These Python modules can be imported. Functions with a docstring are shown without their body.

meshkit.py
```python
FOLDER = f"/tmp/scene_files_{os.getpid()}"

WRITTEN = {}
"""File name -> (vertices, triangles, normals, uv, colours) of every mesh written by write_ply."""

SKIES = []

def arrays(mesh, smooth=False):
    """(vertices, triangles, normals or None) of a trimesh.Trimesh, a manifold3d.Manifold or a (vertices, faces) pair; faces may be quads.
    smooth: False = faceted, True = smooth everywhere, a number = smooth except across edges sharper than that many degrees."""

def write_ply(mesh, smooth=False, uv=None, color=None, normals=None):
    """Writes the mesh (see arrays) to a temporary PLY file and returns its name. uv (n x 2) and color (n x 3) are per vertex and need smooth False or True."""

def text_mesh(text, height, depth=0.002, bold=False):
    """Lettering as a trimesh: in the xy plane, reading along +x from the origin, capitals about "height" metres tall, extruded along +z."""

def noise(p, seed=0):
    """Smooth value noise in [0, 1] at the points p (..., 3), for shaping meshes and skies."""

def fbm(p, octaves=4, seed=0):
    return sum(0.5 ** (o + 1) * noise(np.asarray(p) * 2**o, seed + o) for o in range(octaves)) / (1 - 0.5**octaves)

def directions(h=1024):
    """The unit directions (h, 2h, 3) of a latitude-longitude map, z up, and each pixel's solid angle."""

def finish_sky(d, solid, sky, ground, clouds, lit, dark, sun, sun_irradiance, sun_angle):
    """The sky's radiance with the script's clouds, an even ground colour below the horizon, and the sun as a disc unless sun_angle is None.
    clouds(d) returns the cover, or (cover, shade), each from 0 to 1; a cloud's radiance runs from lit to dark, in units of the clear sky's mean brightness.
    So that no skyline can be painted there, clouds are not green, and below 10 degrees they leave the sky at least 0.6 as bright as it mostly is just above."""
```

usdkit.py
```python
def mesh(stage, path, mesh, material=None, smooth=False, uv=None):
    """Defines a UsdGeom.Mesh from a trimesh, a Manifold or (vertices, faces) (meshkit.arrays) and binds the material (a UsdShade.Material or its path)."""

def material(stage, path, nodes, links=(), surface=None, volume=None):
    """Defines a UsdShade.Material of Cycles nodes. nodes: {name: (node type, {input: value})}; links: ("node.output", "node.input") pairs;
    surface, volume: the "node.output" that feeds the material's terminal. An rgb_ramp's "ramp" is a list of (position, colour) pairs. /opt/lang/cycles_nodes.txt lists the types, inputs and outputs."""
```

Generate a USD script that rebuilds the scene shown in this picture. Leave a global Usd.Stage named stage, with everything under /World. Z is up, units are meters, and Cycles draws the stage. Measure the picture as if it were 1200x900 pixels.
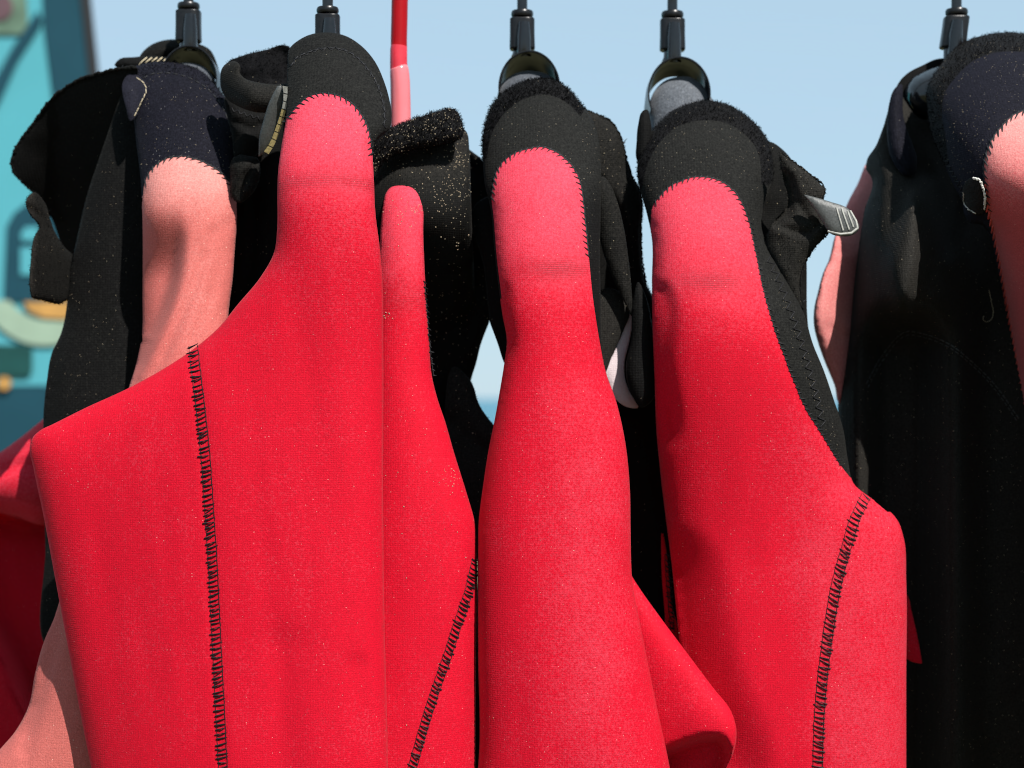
import math, random
import numpy as np, trimesh, shapely, usdkit, meshkit
from shapely.geometry import Polygon, LineString, Point
from scipy.spatial import Delaunay, cKDTree
from scipy.interpolate import LinearNDInterpolator
import scipy.sparse as sps
import scipy.sparse.linalg as spl
from pxr import Usd, UsdGeom, UsdLux, UsdShade, Gf, Sdf, Vt

stage = Usd.Stage.CreateInMemory()
UsdGeom.SetStageUpAxis(stage, UsdGeom.Tokens.z)
UsdGeom.SetStageMetersPerUnit(stage, 1.0)
UsdGeom.Xform.Define(stage, '/World')
rng = np.random.default_rng(7)
T = Sdf.ValueTypeNames

# ------------------------------------------------------------------ camera
D, ZC, PITCH = 2.0, 1.45, math.atan(17 / 2000)
cam = UsdGeom.Camera.Define(stage, '/World/camera')
cam.CreateHorizontalApertureAttr(36.0)
cam.CreateVerticalApertureAttr(27.0)
cam.CreateFocalLengthAttr(60.0)
cam.CreateFStopAttr(3.2)
cam.CreateFocusDistanceAttr(1.96)
cam.CreateClippingRangeAttr(Gf.Vec2f(0.05, 20000))
cam.CreateExposureAttr(0.88)
cx = UsdGeom.Xformable(cam)
cx.AddTranslateOp().Set(Gf.Vec3d(0, -D, ZC))
cx.AddRotateXOp().Set(90 + math.degrees(PITCH))

# ------------------------------------------------------------------ light
SUN = np.array([0.38, -0.62, 0.78]); SUN /= np.linalg.norm(SUN)
ELEV, ROT = math.asin(SUN[2]), math.atan2(SUN[0], SUN[1])
sun = UsdLux.DistantLight.Define(stage, '/World/sun')
sun.CreateIntensityAttr(1.25); sun.CreateAngleAttr(0.53); sun.CreateNormalizeAttr(True)
sun.CreateColorAttr(Gf.Vec3f(1.0, 0.955, 0.90))
q = Gf.Rotation(Gf.Vec3d(0, 0, 1), Gf.Vec3d(*SUN)).GetQuat()
UsdGeom.Xformable(sun).AddOrientOp().Set(Gf.Quatf(q))
M = {}
M['sky'] = usdkit.material(stage, '/World/Looks/sky_air', {
    's': ('sky_texture', {'sky_type': 'single_scattering', 'sun_disc': False, 'sun_elevation': ELEV, 'sun_rotation': ROT,
                          'altitude': 0.0, 'air_density': 1.0, 'aerosol_density': 0.15, 'ozone_density': 3.0}),
    'veil': ('mix_color', {'blend_type': 'mix', 'fac': 0.78, 'b': (5.7, 8.0, 9.7)}),
    'b': ('background_shader', {'strength': 0.051})}, [('s.color', 'veil.a'), ('veil.result', 'b.color')], surface='b.background')
dome = UsdLux.DomeLight.Define(stage, '/World/sky')
UsdShade.MaterialBindingAPI.Apply(dome.GetPrim()).Bind(M['sky'])
dome.GetPrim().SetCustomDataByKey('kind', 'structure')

# ------------------------------------------------------------------ materials
DULL = 0.78
def fabric(name, base, faded, sheen=0.25, rough=0.75, spec=0.15, speck=0.5, rib=0.35, ribscale=110, speck_col=(0.75, 0.62, 0.5), grain=0.22, dark=(0.02, 0.006, 0.006), mottle=1.0):
    """Neoprene lined with a fine knit: ribbed relief, grain, dried salt and sand specks, worn (faded), painted-sunlit and grubby places from the mesh."""
    kk = DULL * (0.82 if max(faded) < 0.05 else 1.0)
    base, faded, speck_col = (tuple(kk * c for c in q) for q in (base, faded, speck_col))
    nodes = {
        'g': ('geometry', {}),
        'n1': ('noise_texture', {'scale': 620.0, 'detail': 2.0, 'roughness': 0.7}),
        'n2': ('noise_texture', {'scale': 14.0, 'detail': 4.0, 'roughness': 0.6}),
        'w': ('wave_texture', {'wave_type': 'bands', 'bands_direction': 'x', 'scale': float(ribscale), 'distortion': 2.2, 'detail': 1.0, 'detail_scale': 0.3}),
        'w2': ('wave_texture', {'wave_type': 'bands', 'bands_direction': 'z', 'scale': float(ribscale) * 1.12, 'distortion': 2.5, 'detail': 1.0, 'detail_scale': 0.4}),
        'v': ('voronoi_texture', {'feature': 'f1', 'scale': 240.0}),
        'vs': ('separate_color', {}),
        'lt': ('math', {'math_type': 'less_than', 'value2': 0.10}),
        'gt': ('math', {'math_type': 'greater_than', 'value2': 1.0 - 0.16 * speck}),
        'sp': ('math', {'math_type': 'multiply'}),
        'fade_and_light': ('attribute', {'attribute': 'fade_and_light'}),
        'stain': ('attribute', {'attribute': 'stain'}),
        'fn': ('math', {'math_type': 'multiply_add', 'value2': 0.45, 'value3': -0.235}),
        'n3': ('noise_texture', {'scale': 340.0, 'detail': 2.0, 'roughness': 0.7}),
        'fg': ('map_range', {'from_min': 0.35, 'from_max': 0.75, 'to_min': -0.42 * mottle, 'to_max': 0.50 * mottle}),
        'fh': ('math', {'math_type': 'add'}),
        'fs': ('math', {'math_type': 'add', 'use_clamp': True}),
        'c0': ('mix_color', {'blend_type': 'mix', 'a': base, 'b': faded}),
        'gr': ('map_range', {'from_min': 0.3, 'from_max': 0.7, 'to_min': 1 - grain, 'to_max': 1 + grain}),
        'c1': ('vector_math', {'math_type': 'scale'}),
        'wm': ('math', {'math_type': 'multiply'}),
        'st': ('math', {'math_type': 'multiply', 'use_clamp': True}),
        'stw': ('map_range', {'from_min': 0.2, 'from_max': 0.9, 'to_min': 0.5, 'to_max': 1.3}),
        'c2': ('mix_color', {'blend_type': 'mix', 'b': dark}),
        'c3': ('mix_color', {'blend_type': 'mix', 'b': speck_col}),
        'h1': ('math', {'math_type': 'multiply', 'value2': rib}),
        'h1b': ('math', {'math_type': 'multiply', 'value2': rib * 0.8}),
        'h2': ('math', {'math_type': 'add'}),
        'h3': ('math', {'math_type': 'add'}),
        'bp': ('bump', {'strength': 0.5, 'distance': 0.0010}),
        'p': ('principled_bsdf', {'roughness': rough, 'specular_ior_level': spec, 'sheen_weight': sheen, 'sheen_roughness': 0.45,
                                  'sheen_tint': tuple(min(1, 0.35 + 0.65 * c / max(faded)) for c in faded)}),
    }
    links = [('g.position', f'{k}.vector') for k in ('n1', 'n2', 'w', 'w2', 'v')] + [
        ('v.color', 'vs.color'), ('v.distance', 'lt.value1'), ('vs.r', 'gt.value1'), ('lt.value', 'sp.value1'), ('gt.value', 'sp.value2'),
        ('g.position', 'n3.vector'), ('n3.fac', 'fg.value'), ('n2.fac', 'fn.value1'), ('fn.value', 'fh.value1'), ('fg.result', 'fh.value2'), ('fh.value', 'fs.value1'), ('fade_and_light.fac', 'fs.value2'), ('fs.value', 'c0.fac'),
        ('n1.fac', 'gr.value'), ('c0.result', 'c1.vector1'), ('gr.result', 'c1.scale'),
        ('c1.vector', 'c2.a'), ('w2.fac', 'stw.value'), ('stw.result', 'st.value1'), ('stain.fac', 'st.value2'), ('st.value', 'c2.fac'),
        ('c2.result', 'c3.a'), ('sp.value', 'c3.fac'), ('c3.result', 'p.base_color'),
        ('w.fac', 'h1.value1'), ('w2.fac', 'h1b.value1'), ('h1.value', 'h2.value1'), ('h1b.value', 'h2.value2'), ('h2.value', 'h3.value1'), ('n1.fac', 'h3.value2'),
        ('h3.value', 'bp.height'), ('bp.normal', 'p.normal')]
    M[name] = usdkit.material(stage, '/World/Looks/' + name, nodes, links, surface='p.BSDF')

def simple(name, color, rough=0.5, spec=0.5, coat=0.0, noise=0.15, scale=40.0, bump=0.0, metallic=0.0, sheen=0.0):
    color = tuple(DULL * c for c in color)
    nodes = {'g': ('geometry', {}), 'n': ('noise_texture', {'scale': scale, 'detail': 4.0}),
             'r': ('map_range', {'from_min': 0.25, 'from_max': 0.75, 'to_min': 1 - noise, 'to_max': 1 + noise}),
             'c': ('vector_math', {'math_type': 'scale', 'vector1': color}),
             'b': ('bump', {'strength': 0.6, 'distance': bump}),
             'p': ('principled_bsdf', {'roughness': rough, 'specular_ior_level': spec, 'coat_weight': coat, 'metallic': metallic, 'sheen_weight': sheen})}
    links = [('g.position', 'n.vector'), ('n.fac', 'r.value'), ('r.result', 'c.scale'), ('c.vector', 'p.base_color')]
    if bump: links += [('n.fac', 'b.height'), ('b.normal', 'p.normal')]
    M[name] = usdkit.material(stage, '/World/Looks/' + name, nodes, links, surface='p.BSDF')

fabric('red_knit', (0.49, 0.0012, 0.0155), (0.60, 0.070, 0.110), sheen=0.05, spec=0.12, rib=0.16, grain=0.22, speck=0.6, speck_col=(0.7, 0.36, 0.32), mottle=0.5)
fabric('salmon_knit', (0.46, 0.11, 0.095), (0.60, 0.25, 0.225), sheen=0.05, rib=0.14, ribscale=95, dark=(0.2, 0.06, 0.05), mottle=0.5)
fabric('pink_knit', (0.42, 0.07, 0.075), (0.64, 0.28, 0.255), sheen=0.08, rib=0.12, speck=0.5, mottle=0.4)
fabric('black_knit', (0.005, 0.005, 0.005), (0.018, 0.018, 0.0165), sheen=0.012, spec=0.06, rib=0.3, speck=0.5, speck_col=(0.35, 0.30, 0.22), ribscale=90, grain=0.45)
fabric('dusty_black_knit', (0.006, 0.006, 0.0055), (0.022, 0.0205, 0.018), sheen=0.012, spec=0.06, rib=0.3, speck=1.0, speck_col=(0.5, 0.42, 0.28), grain=0.5)
fabric('navy_knit', (0.0045, 0.0045, 0.0085), (0.014, 0.014, 0.022), sheen=0.015, spec=0.06, rib=0.2, speck=0.9, speck_col=(0.35, 0.33, 0.3), grain=0.5)
fabric('loop_pile', (0.005, 0.005, 0.006), (0.012, 0.0118, 0.0118), sheen=0.01, spec=0.05, rib=0.0, speck=1.3, speck_col=(0.35, 0.29, 0.2), grain=0.7)
fabric('grey_lining', (0.055, 0.062, 0.075), (0.10, 0.11, 0.125), sheen=0.2, rib=0.1, speck=2.5, speck_col=(0.5, 0.48, 0.45), grain=0.6)
fabric('white_lining', (0.56, 0.47, 0.49), (0.65, 0.6, 0.61), sheen=0.1, rib=0.15, speck=0.3, grain=0.08)
simple('pile_fibre', (0.004, 0.004, 0.0042), rough=0.9, spec=0.03, noise=0.5, scale=600)
simple('black_thread', (0.009, 0.009, 0.011), rough=0.6, spec=0.25, noise=0.5, scale=900)
simple('grey_thread', (0.05, 0.05, 0.048), rough=0.7, spec=0.2, noise=0.5, scale=900)
simple('pink_thread', (0.62, 0.10, 0.09), rough=0.6, spec=0.25, noise=0.3, scale=900)
simple('pale_thread', (0.50, 0.42, 0.28), rough=0.6, spec=0.25, noise=0.4, scale=900)
simple('black_plastic', (0.006, 0.006, 0.007), rough=0.14, spec=0.5, coat=0.2, noise=0.3, scale=200)
simple('worn_black_plastic', (0.007, 0.007, 0.008), rough=0.3, spec=0.32, noise=0.5, scale=300, bump=0.0002)
simple('shaded_red_plastic', (0.32, 0.001, 0.004), rough=0.3, spec=0.22, noise=0.06)  # dark red: shade on the upper stem painted into the colour
simple('sunlit_red_plastic', (0.68, 0.17, 0.19), rough=0.2, spec=0.5, noise=0.06)  # pale red: bright light on the foot painted into the colour
simple('grey_rubber', (0.065, 0.068, 0.066), rough=0.5, spec=0.4, noise=0.4, scale=500, bump=0.0003)
simple('sandy_rubber', (0.34, 0.28, 0.12), rough=0.6, spec=0.3, noise=0.35, scale=400, bump=0.0004)
simple('pale_rubber', (0.33, 0.33, 0.30), rough=0.5, spec=0.4, noise=0.3, scale=400, bump=0.0003)
simple('sand_grain', (0.36, 0.285, 0.19), rough=0.6, noise=0.5, scale=700)
simple('white_print', (0.62, 0.6, 0.55), rough=0.7, noise=0.1)

# ------------------------------------------------------------------ geometry helpers
def P(px, py, y):
    """A place on the photograph (1200 x 900) at the depth y, in metres."""
    px, py, y = np.broadcast_arrays(np.asarray(px, float), np.asarray(py, float), np.asarray(y, float))
    u, v = (px - 600) / 2000, -(py - 450) / 2000
    f, up = math.cos(PITCH) - v * math.sin(PITCH), math.sin(PITCH) + v * math.cos(PITCH)
    t = (D + y) / f
    return np.stack([u * t, y, ZC + up * t], -1)

def sm(pts, closed=True, step=4.0):
    """A smooth curve through the points; a point with a third entry is a corner."""
    p = np.array([q[:2] for q in pts], float); corner = [len(q) > 2 for q in pts]
    n = len(p); out = []
    for i in range(n if closed else n - 1):
        a, b = p[i], p[(i + 1) % n]
        L = np.linalg.norm(b - a)
        def tan(j):
            if corner[j % n] or (not closed and j in (0, n - 1)): return None
            q0, q1, q2 = p[(j - 1) % n], p[j % n], p[(j + 1) % n]
            l0, l1 = np.linalg.norm(q1 - q0) + 1e-6, np.linalg.norm(q2 - q1) + 1e-6
            t = ((q1 - q0) / l0 * l1 + (q2 - q1) / l1 * l0) / (l0 + l1)
            return t
        ta, tb = tan(i), tan(i + 1)
        d = (b - a) / max(L, 1e-6)
        ta = d if ta is None else ta; tb = d if tb is None else tb
        k = max(2, int(L / step))
        s = np.linspace(0, 1, k, endpoint=False)[:, None]
        out.append((2*s**3 - 3*s**2 + 1) * a + (s**3 - 2*s**2 + s) * ta * L + (-2*s**3 + 3*s**2) * b + (s**3 - s**2) * tb * L)
    if not closed: out.append(p[-1:])
    return np.vstack(out)

def resample(c, step):
    c = np.asarray(c, float); L = np.r_[0, np.cumsum(np.linalg.norm(np.diff(c, axis=0), axis=1))]
    k = max(2, int(round(L[-1] / step)) + 1); s = np.linspace(0, L[-1], k)
    return np.stack([np.interp(s, L, c[:, 0]), np.interp(s, L, c[:, 1])], 1)

def smooth01(t): t = np.clip(t, 0, 1); return t * t * (3 - 2 * t)

def crease(path, width, depth):
    ln = LineString(sm(path, closed=False))
    return lambda x, y: -depth * np.exp(-(shapely.distance(shapely.points(x, y), ln) / width) ** 2)

def recess(poly, depth, width):
    pg = Polygon(sm(poly)).buffer(0)
    def f(x, y):
        pt = shapely.points(x, y); ins = shapely.contains(pg, pt); d = shapely.distance(pt, pg.boundary)
        return -depth * smooth01(np.where(ins, 0.5 + d / (2 * width), 0.5 - d / (2 * width)))
    return f

def fnoise(scale, amp, seed, stretch=1.0, ang=0.0):
    ca, sa = math.cos(ang), math.sin(ang)
    def f(x, y):
        u, v = (x * ca + y * sa) / scale, (-x * sa + y * ca) / (scale * stretch)
        return amp * (meshkit.fbm(np.stack([u, v, np.full_like(u, seed * 3.7)], -1), 3, seed) - 0.5) * 2
    return f

class Piece:
    """A padded piece of cloth: its outline, the depth y0 of its middle, and how far it swells to the front (tf) and the back (tb)."""
    def __init__(s, outline, y0=0.0, tf=0.03, tb=0.05, rim=40.0, sp=7.0, lines=(), disp=(), pw=1.0, smoothed=True):
        c = sm(outline) if smoothed else np.array(outline, float)
        pg = Polygon(c).buffer(0)
        if pg.geom_type != 'Polygon': pg = max(pg.geoms, key=lambda g: g.area)
        s.pg = pg
        y0f = y0 if callable(y0) else (lambda x, y: np.full_like(x, float(y0)))
        bs = min(sp, 5.0) * 0.7
        bd = resample(np.array(pg.exterior.coords), bs)[:-1]
        pts = [bd]; nb = len(bd)
        for dl in (0.5, 1.4, 3.0):
            g = pg.buffer(-dl * sp / 6)
            for h in getattr(g, 'geoms', [g]):
                if not h.is_empty: pts.append(resample(np.array(h.exterior.coords), bs * (1 + dl / 4))[:-1])
        x0, ya, x1, yb = pg.bounds
        gx, gy = np.meshgrid(np.arange(x0, x1, sp), np.arange(ya, yb, sp * 0.866))
        gx = gx + (np.arange(gx.shape[0]) % 2)[:, None] * sp / 2
        gp = np.stack([gx.ravel(), gy.ravel()], 1)
        inner = pg.buffer(-3.0 * sp / 6 - 0.6 * sp)
        shapely.prepare(inner); gp = gp[shapely.contains_xy(inner, gp[:, 0], gp[:, 1])]
        lp = [resample(sm(l, closed=False), 0.55 * sp) for l in lines]
        lp = [l[shapely.contains_xy(pg.buffer(-0.3), l[:, 0], l[:, 1])] for l in lp]
        if lp and sum(map(len, lp)):
            lp = np.vstack(lp); tree = cKDTree(lp)
            pts = [bd] + [r[tree.query(r)[0] > 0.35 * sp] for r in pts[1:]] + [lp]; gp = gp[tree.query(gp)[0] > 0.55 * sp]
        p = np.vstack(pts + [gp])
        keep = np.ones(len(p), bool)
        for i, j in cKDTree(p[nb:]).query_pairs(0.12 * sp): keep[nb + j] = False
        p = p[keep]
        tri = Delaunay(p).simplices
        cen = p[tri].mean(1)
        tri = tri[shapely.contains_xy(pg, cen[:, 0], cen[:, 1])]
        a = p[tri]; ar = 0.5 * ((a[:, 1, 0] - a[:, 0, 0]) * (a[:, 2, 1] - a[:, 0, 1]) - (a[:, 2, 0] - a[:, 0, 0]) * (a[:, 1, 1] - a[:, 0, 1]))
        tri = np.where((ar < 0)[:, None], tri[:, ::-1], tri)[np.abs(ar) > 1e-4]
        used, inv = np.unique(tri, return_inverse=True); p = p[used]; tri = inv.reshape(-1, 3)
        e = np.sort(np.vstack([tri[:, [0, 1]], tri[:, [1, 2]], tri[:, [2, 0]]]), 1)
        ue, cnt = np.unique(e, axis=0, return_counts=True)
        isb = np.zeros(len(p), bool); isb[ue[cnt == 1].ravel()] = True
        # screened Poisson problem: a soft, even swelling of the outline
        a = p[tri]; e0, e1, e2 = a[:, 2] - a[:, 1], a[:, 0] - a[:, 2], a[:, 1] - a[:, 0]
        ar = 0.5 * np.abs(e2[:, 0] * -e1[:, 1] + e2[:, 1] * e1[:, 0]); E = np.stack([e0, e1, e2], 1)
        K = np.einsum('tik,tjk->tij', E, E) / (4 * ar)[:, None, None]
        I = np.repeat(tri, 3, 1).ravel(); J = np.tile(tri, (1, 3)).ravel(); n = len(p)
        A = sps.csr_matrix((K.ravel(), (I, J)), (n, n)); m = np.bincount(tri.ravel(), np.repeat(ar / 3, 3), n)
        A = A + sps.diags(m / rim ** 2); fr = np.where(~isb)[0]
        u = np.zeros(n); u[fr] = spl.spsolve(A[fr][:, fr].tocsc(), m[fr])
        h = np.sqrt(np.maximum(u, 0) / max(u.max(), 1e-9)) ** pw
        x, y = p[:, 0], p[:, 1]; yc = y0f(x, y)
        dsp = sum((f(x, y) for f in disp), np.zeros(n)) * smooth01(h * 2.2)
        s.p, s.tri, s.isb, s.h = p, tri, isb, h
        s.yf = yc - tf * h - dsp; s.yb = yc + tb * h
        s.front = LinearNDInterpolator(p, s.yf)
        bi = np.where(~isb)[0]; bidx = np.arange(n); bidx[bi] = n + np.arange(len(bi))
        bk = P(x, y, yc); bk[:, 1] = s.yb
        s.V = np.vstack([P(x, y, s.yf), bk[bi]])
        s.F = np.vstack([tri, bidx[tri][:, ::-1]])
        fn = np.cross(s.V[s.F[:, 1]] - s.V[s.F[:, 0]], s.V[s.F[:, 2]] - s.V[s.F[:, 0]])
        if fn[:len(tri), 1].sum() > 0: s.F = s.F[:, ::-1]; fn = -fn
        N = np.zeros_like(s.V)
        for k in range(3): np.add.at(N, s.F[:, k], fn)
        s.N = N / np.maximum(np.linalg.norm(N, axis=1, keepdims=True), 1e-12)
        s.xy = np.vstack([p, p[bi]])
    def at(s, pts, lift=0.0):
        pts = np.asarray(pts, float); y = s.front(pts)
        if np.isnan(y).any():
            near = cKDTree(s.p).query(pts)[1]; y = np.where(np.isnan(y), s.yf[near], y)
        return P(pts[:, 0], pts[:, 1], y - lift)

def define(path, V, F, N, material, attrs=None):
    m = UsdGeom.Mesh.Define(stage, path)
    m.CreatePointsAttr(Vt.Vec3fArray.FromNumpy(np.asarray(V, np.float32)))
    m.CreateFaceVertexCountsAttr(Vt.IntArray.FromNumpy(np.full(len(F), 3, np.int32)))
    m.CreateFaceVertexIndicesAttr(Vt.IntArray.FromNumpy(np.asarray(F, np.int32).ravel()))
    m.CreateSubdivisionSchemeAttr('none')
    if N is not None:
        m.CreateNormalsAttr(Vt.Vec3fArray.FromNumpy(np.asarray(N, np.float32))); m.SetNormalsInterpolation('vertex')
    for k, v in (attrs or {}).items():
        UsdGeom.PrimvarsAPI(m).CreatePrimvar(k, T.FloatArray, 'vertex').Set(Vt.FloatArray.FromNumpy(np.asarray(v, np.float32)))
    UsdShade.MaterialBindingAPI.Apply(m.GetPrim()).Bind(M[material])
    return m.GetPrim()

taken = set()
def numbered(path):
    q, k = path, 0
    while q in taken: k += 1; q = f'{path}_{k:03d}'
    taken.add(q); return q

def thing(name, label, cat, loc=(0, 0, 0), group=None):
    x = UsdGeom.Xform.Define(stage, numbered('/World/' + name)); pr = x.GetPrim()
    x.AddTranslateOp().Set(Gf.Vec3d(*map(float, loc)))
    pr.SetCustomDataByKey('label', label); pr.SetCustomDataByKey('category', cat)
    if group: pr.SetCustomDataByKey('group', group)
    pr.SetCustomDataByKey('_base', Gf.Vec3d(*map(float, loc)))
    return pr

def base_of(parent):
    while parent.GetPath().pathString.count('/') > 2: parent = parent.GetParent()
    b = parent.GetCustomDataByKey('_base'); return np.array(b) if b is not None else np.zeros(3)

def put(parent, name, V, F, N, material, attrs=None, label=None, kind=None):
    pr = define(numbered(parent.GetPath().pathString + '/' + name), np.asarray(V) - base_of(parent), F, N, material, attrs)
    if label: pr.SetCustomDataByKey('label', label)
    if kind: pr.SetCustomDataByKey('kind', kind)
    return pr

def put_mesh(parent, name, tm, material, smooth=35, label=None, kind=None):
    v, f, n = meshkit.arrays(tm, smooth)
    return put(parent, name, v, f, n, material, None, label, kind)

def panel(parent, piece, name, material, region=None, notin=(), fade_and_light=None, stain=None, label=None):
    """One panel of a padded piece as a mesh of its own; panels cut from one piece share its normals."""
    cen = piece.xy[piece.F].mean(1); ok = np.ones(len(cen), bool)
    if region is not None: ok &= shapely.contains_xy(region, cen[:, 0], cen[:, 1])
    for r in notin: ok &= ~shapely.contains_xy(r, cen[:, 0], cen[:, 1])
    comp = trimesh.graph.connected_component_labels(trimesh.graph.face_adjacency(piece.F[ok]), int(ok.sum()))
    cnt = np.bincount(comp); big = cnt[comp] > 0.04 * cnt.max()
    ok[np.where(ok)[0][~big]] = False
    F = piece.F[ok]; used, inv = np.unique(F, return_inverse=True)
    x, y = piece.xy[used].T
    at = {}
    at['fade_and_light'] = np.clip(fade_and_light(x, y), 0, 1) if fade_and_light else np.zeros(len(x))  # paler tone: part real fading, part sunlight painted into the colour
    at['stain'] = np.clip(stain(x, y), 0, 1) if stain else np.zeros(len(x))
    return put(parent, name, piece.V[used], inv.reshape(-1, 3), piece.N[used], material, at, label)

def tube(pts, r, sides=5, cap=True):
    pts = np.asarray(pts, float); n = len(pts); r = np.broadcast_to(r, n)
    t = np.gradient(pts, axis=0); t /= np.maximum(np.linalg.norm(t, axis=1, keepdims=True), 1e-9)
    ref = np.array([0.13, 1.0, 0.21]); ref = ref if abs(t[0] @ ref) / 1.03 < 0.85 else np.array([1.0, 0.1, 0.2])
    a = np.cross(t, ref); a /= np.maximum(np.linalg.norm(a, axis=1, keepdims=True), 1e-9); b = np.cross(t, a)
    th = np.arange(sides) * 2 * np.pi / sides
    V = (pts[:, None] + r[:, None, None] * (np.cos(th)[None, :, None] * a[:, None] + np.sin(th)[None, :, None] * b[:, None])).reshape(-1, 3)
    i = np.arange(n - 1)[:, None] * sides; j = np.arange(sides)[None]; k = (j + 1) % sides
    F = np.stack([np.stack([i + j, i + k, i + sides + k], -1), np.stack([i + j, i + sides + k, i + sides + j], -1)], 2).reshape(-1, 3)
    if cap:
        c0, c1 = len(V), len(V) + 1; V = np.vstack([V, pts[:1], pts[-1:]]); jj = np.arange(sides); kk = (jj + 1) % sides
        F = np.vstack([F, np.stack([np.full(sides, c0), kk, jj], 1), np.stack([np.full(sides, c1), (n - 1) * sides + jj, (n - 1) * sides + kk], 1)])
    return trimesh.Trimesh(V, F, process=False)

cat = trimesh.util.concatenate

def frame_along(path, step):
    c = resample(sm(path, closed=False, step=2.0), step); t = np.gradient(c, axis=0); t /= np.linalg.norm(t, axis=1, keepdims=True)
    return c, t, np.stack([-t[:, 1], t[:, 0]], 1)

def overlock(parent, piece, path, w, pitch=7.0, material='black_thread', side=1, name='seam_stitch', r=0.0005, label=None):
    """A cover-stitched seam: two rails, slanted rungs and thick loops that stick out on one side."""
    c, t, nn = frame_along(path, pitch); R = np.random.default_rng(len(c)); out = []
    d, td, nd = frame_along(path, 2.5)
    for o in (-w / 2, w / 2 * 0.9): out.append(tube(piece.at(d + nd * o + R.normal(0, 0.25, d.shape), 0.0006), r * 0.8, 4))
    for i in range(len(c) - 1):
        j = R.normal(0, 0.85, (6, 2))
        a, b = c[i] - side * nn[i] * w * 0.62 + j[0] + t[i] * pitch * 0.45, c[i] + side * nn[i] * w / 2 + j[1]
        e = c[i + 1] - side * nn[i + 1] * w * 0.45 + j[2] - t[i] * pitch * 0.25
        q = np.linspace(0, 1, 5)[:, None]
        out.append(tube(piece.at(a + (b - a) * q, 0.0006 + 0.0011 * np.sin(q[:, 0] * np.pi)), r * np.array([1.7, 1.8, 1.2, 0.9, 0.8]) * R.uniform(0.8, 1.2), 5))
        out.append(tube(piece.at(b + (e - b) * q, 0.0004 + 0.0008 * np.sin(q[:, 0] * np.pi)), r, 4))
    return put_mesh(parent, name, cat(out), material, True, label)

def teeth(parent, piece, path, length=6.0, pitch=8.5, material='black_thread', side=1, lean=0.7, r=0.0008, name='edge_stitch', rail=True, label=None):
    """Short slanted stitches that bite from a panel edge into the next panel."""
    c, t, nn = frame_along(path, pitch); R = np.random.default_rng(len(c) + 3); out = []
    for i in range(len(c)):
        j = R.normal(0, 0.6, 2)
        q = np.linspace(-0.35, 1, 5)[:, None]
        out.append(tube(piece.at(c[i] + (side * nn[i] * length + t[i] * length * lean + j) * q, 0.0005), r * np.array([1.0, 1.6, 1.4, 1.0, 0.5]), 5))
    if rail:
        d, td, nd = frame_along(path, 2.5)
        out.append(tube(piece.at(d + R.normal(0, 0.3, d.shape), 0.0003), r * 1.25, 4))
    return put_mesh(parent, name, cat(out), material, True, label)

def zigzag(parent, piece, path, w=8.0, pitch=5.0, material='black_thread', r=0.0007, name='zigzag_stitch', label=None):
    c, t, nn = frame_along(path, pitch); s = np.where(np.arange(len(c)) % 2, 1, -1)[:, None]
    z = resample(c + nn * s * w / 2, 2.0)
    return put_mesh(parent, name, tube(piece.at(z, 0.0006), r, 4), material, True, label)

def running(parent, piece, path, dash=6.0, gap=3.0, material='black_thread', r=0.0009, name='running_stitch', label=None):
    c, t, nn = frame_along(path, dash + gap); out = []
    for i in range(len(c) - 1):
        q = np.linspace(0, 1, 4)[:, None] * dash
        out.append(tube(piece.at(c[i] + t[i] * q, 0.0002 + 0.0008 * np.sin(q[:, 0] / dash * np.pi)), r, 5))
    return put_mesh(parent, name, cat(out), material, True, label)

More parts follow.
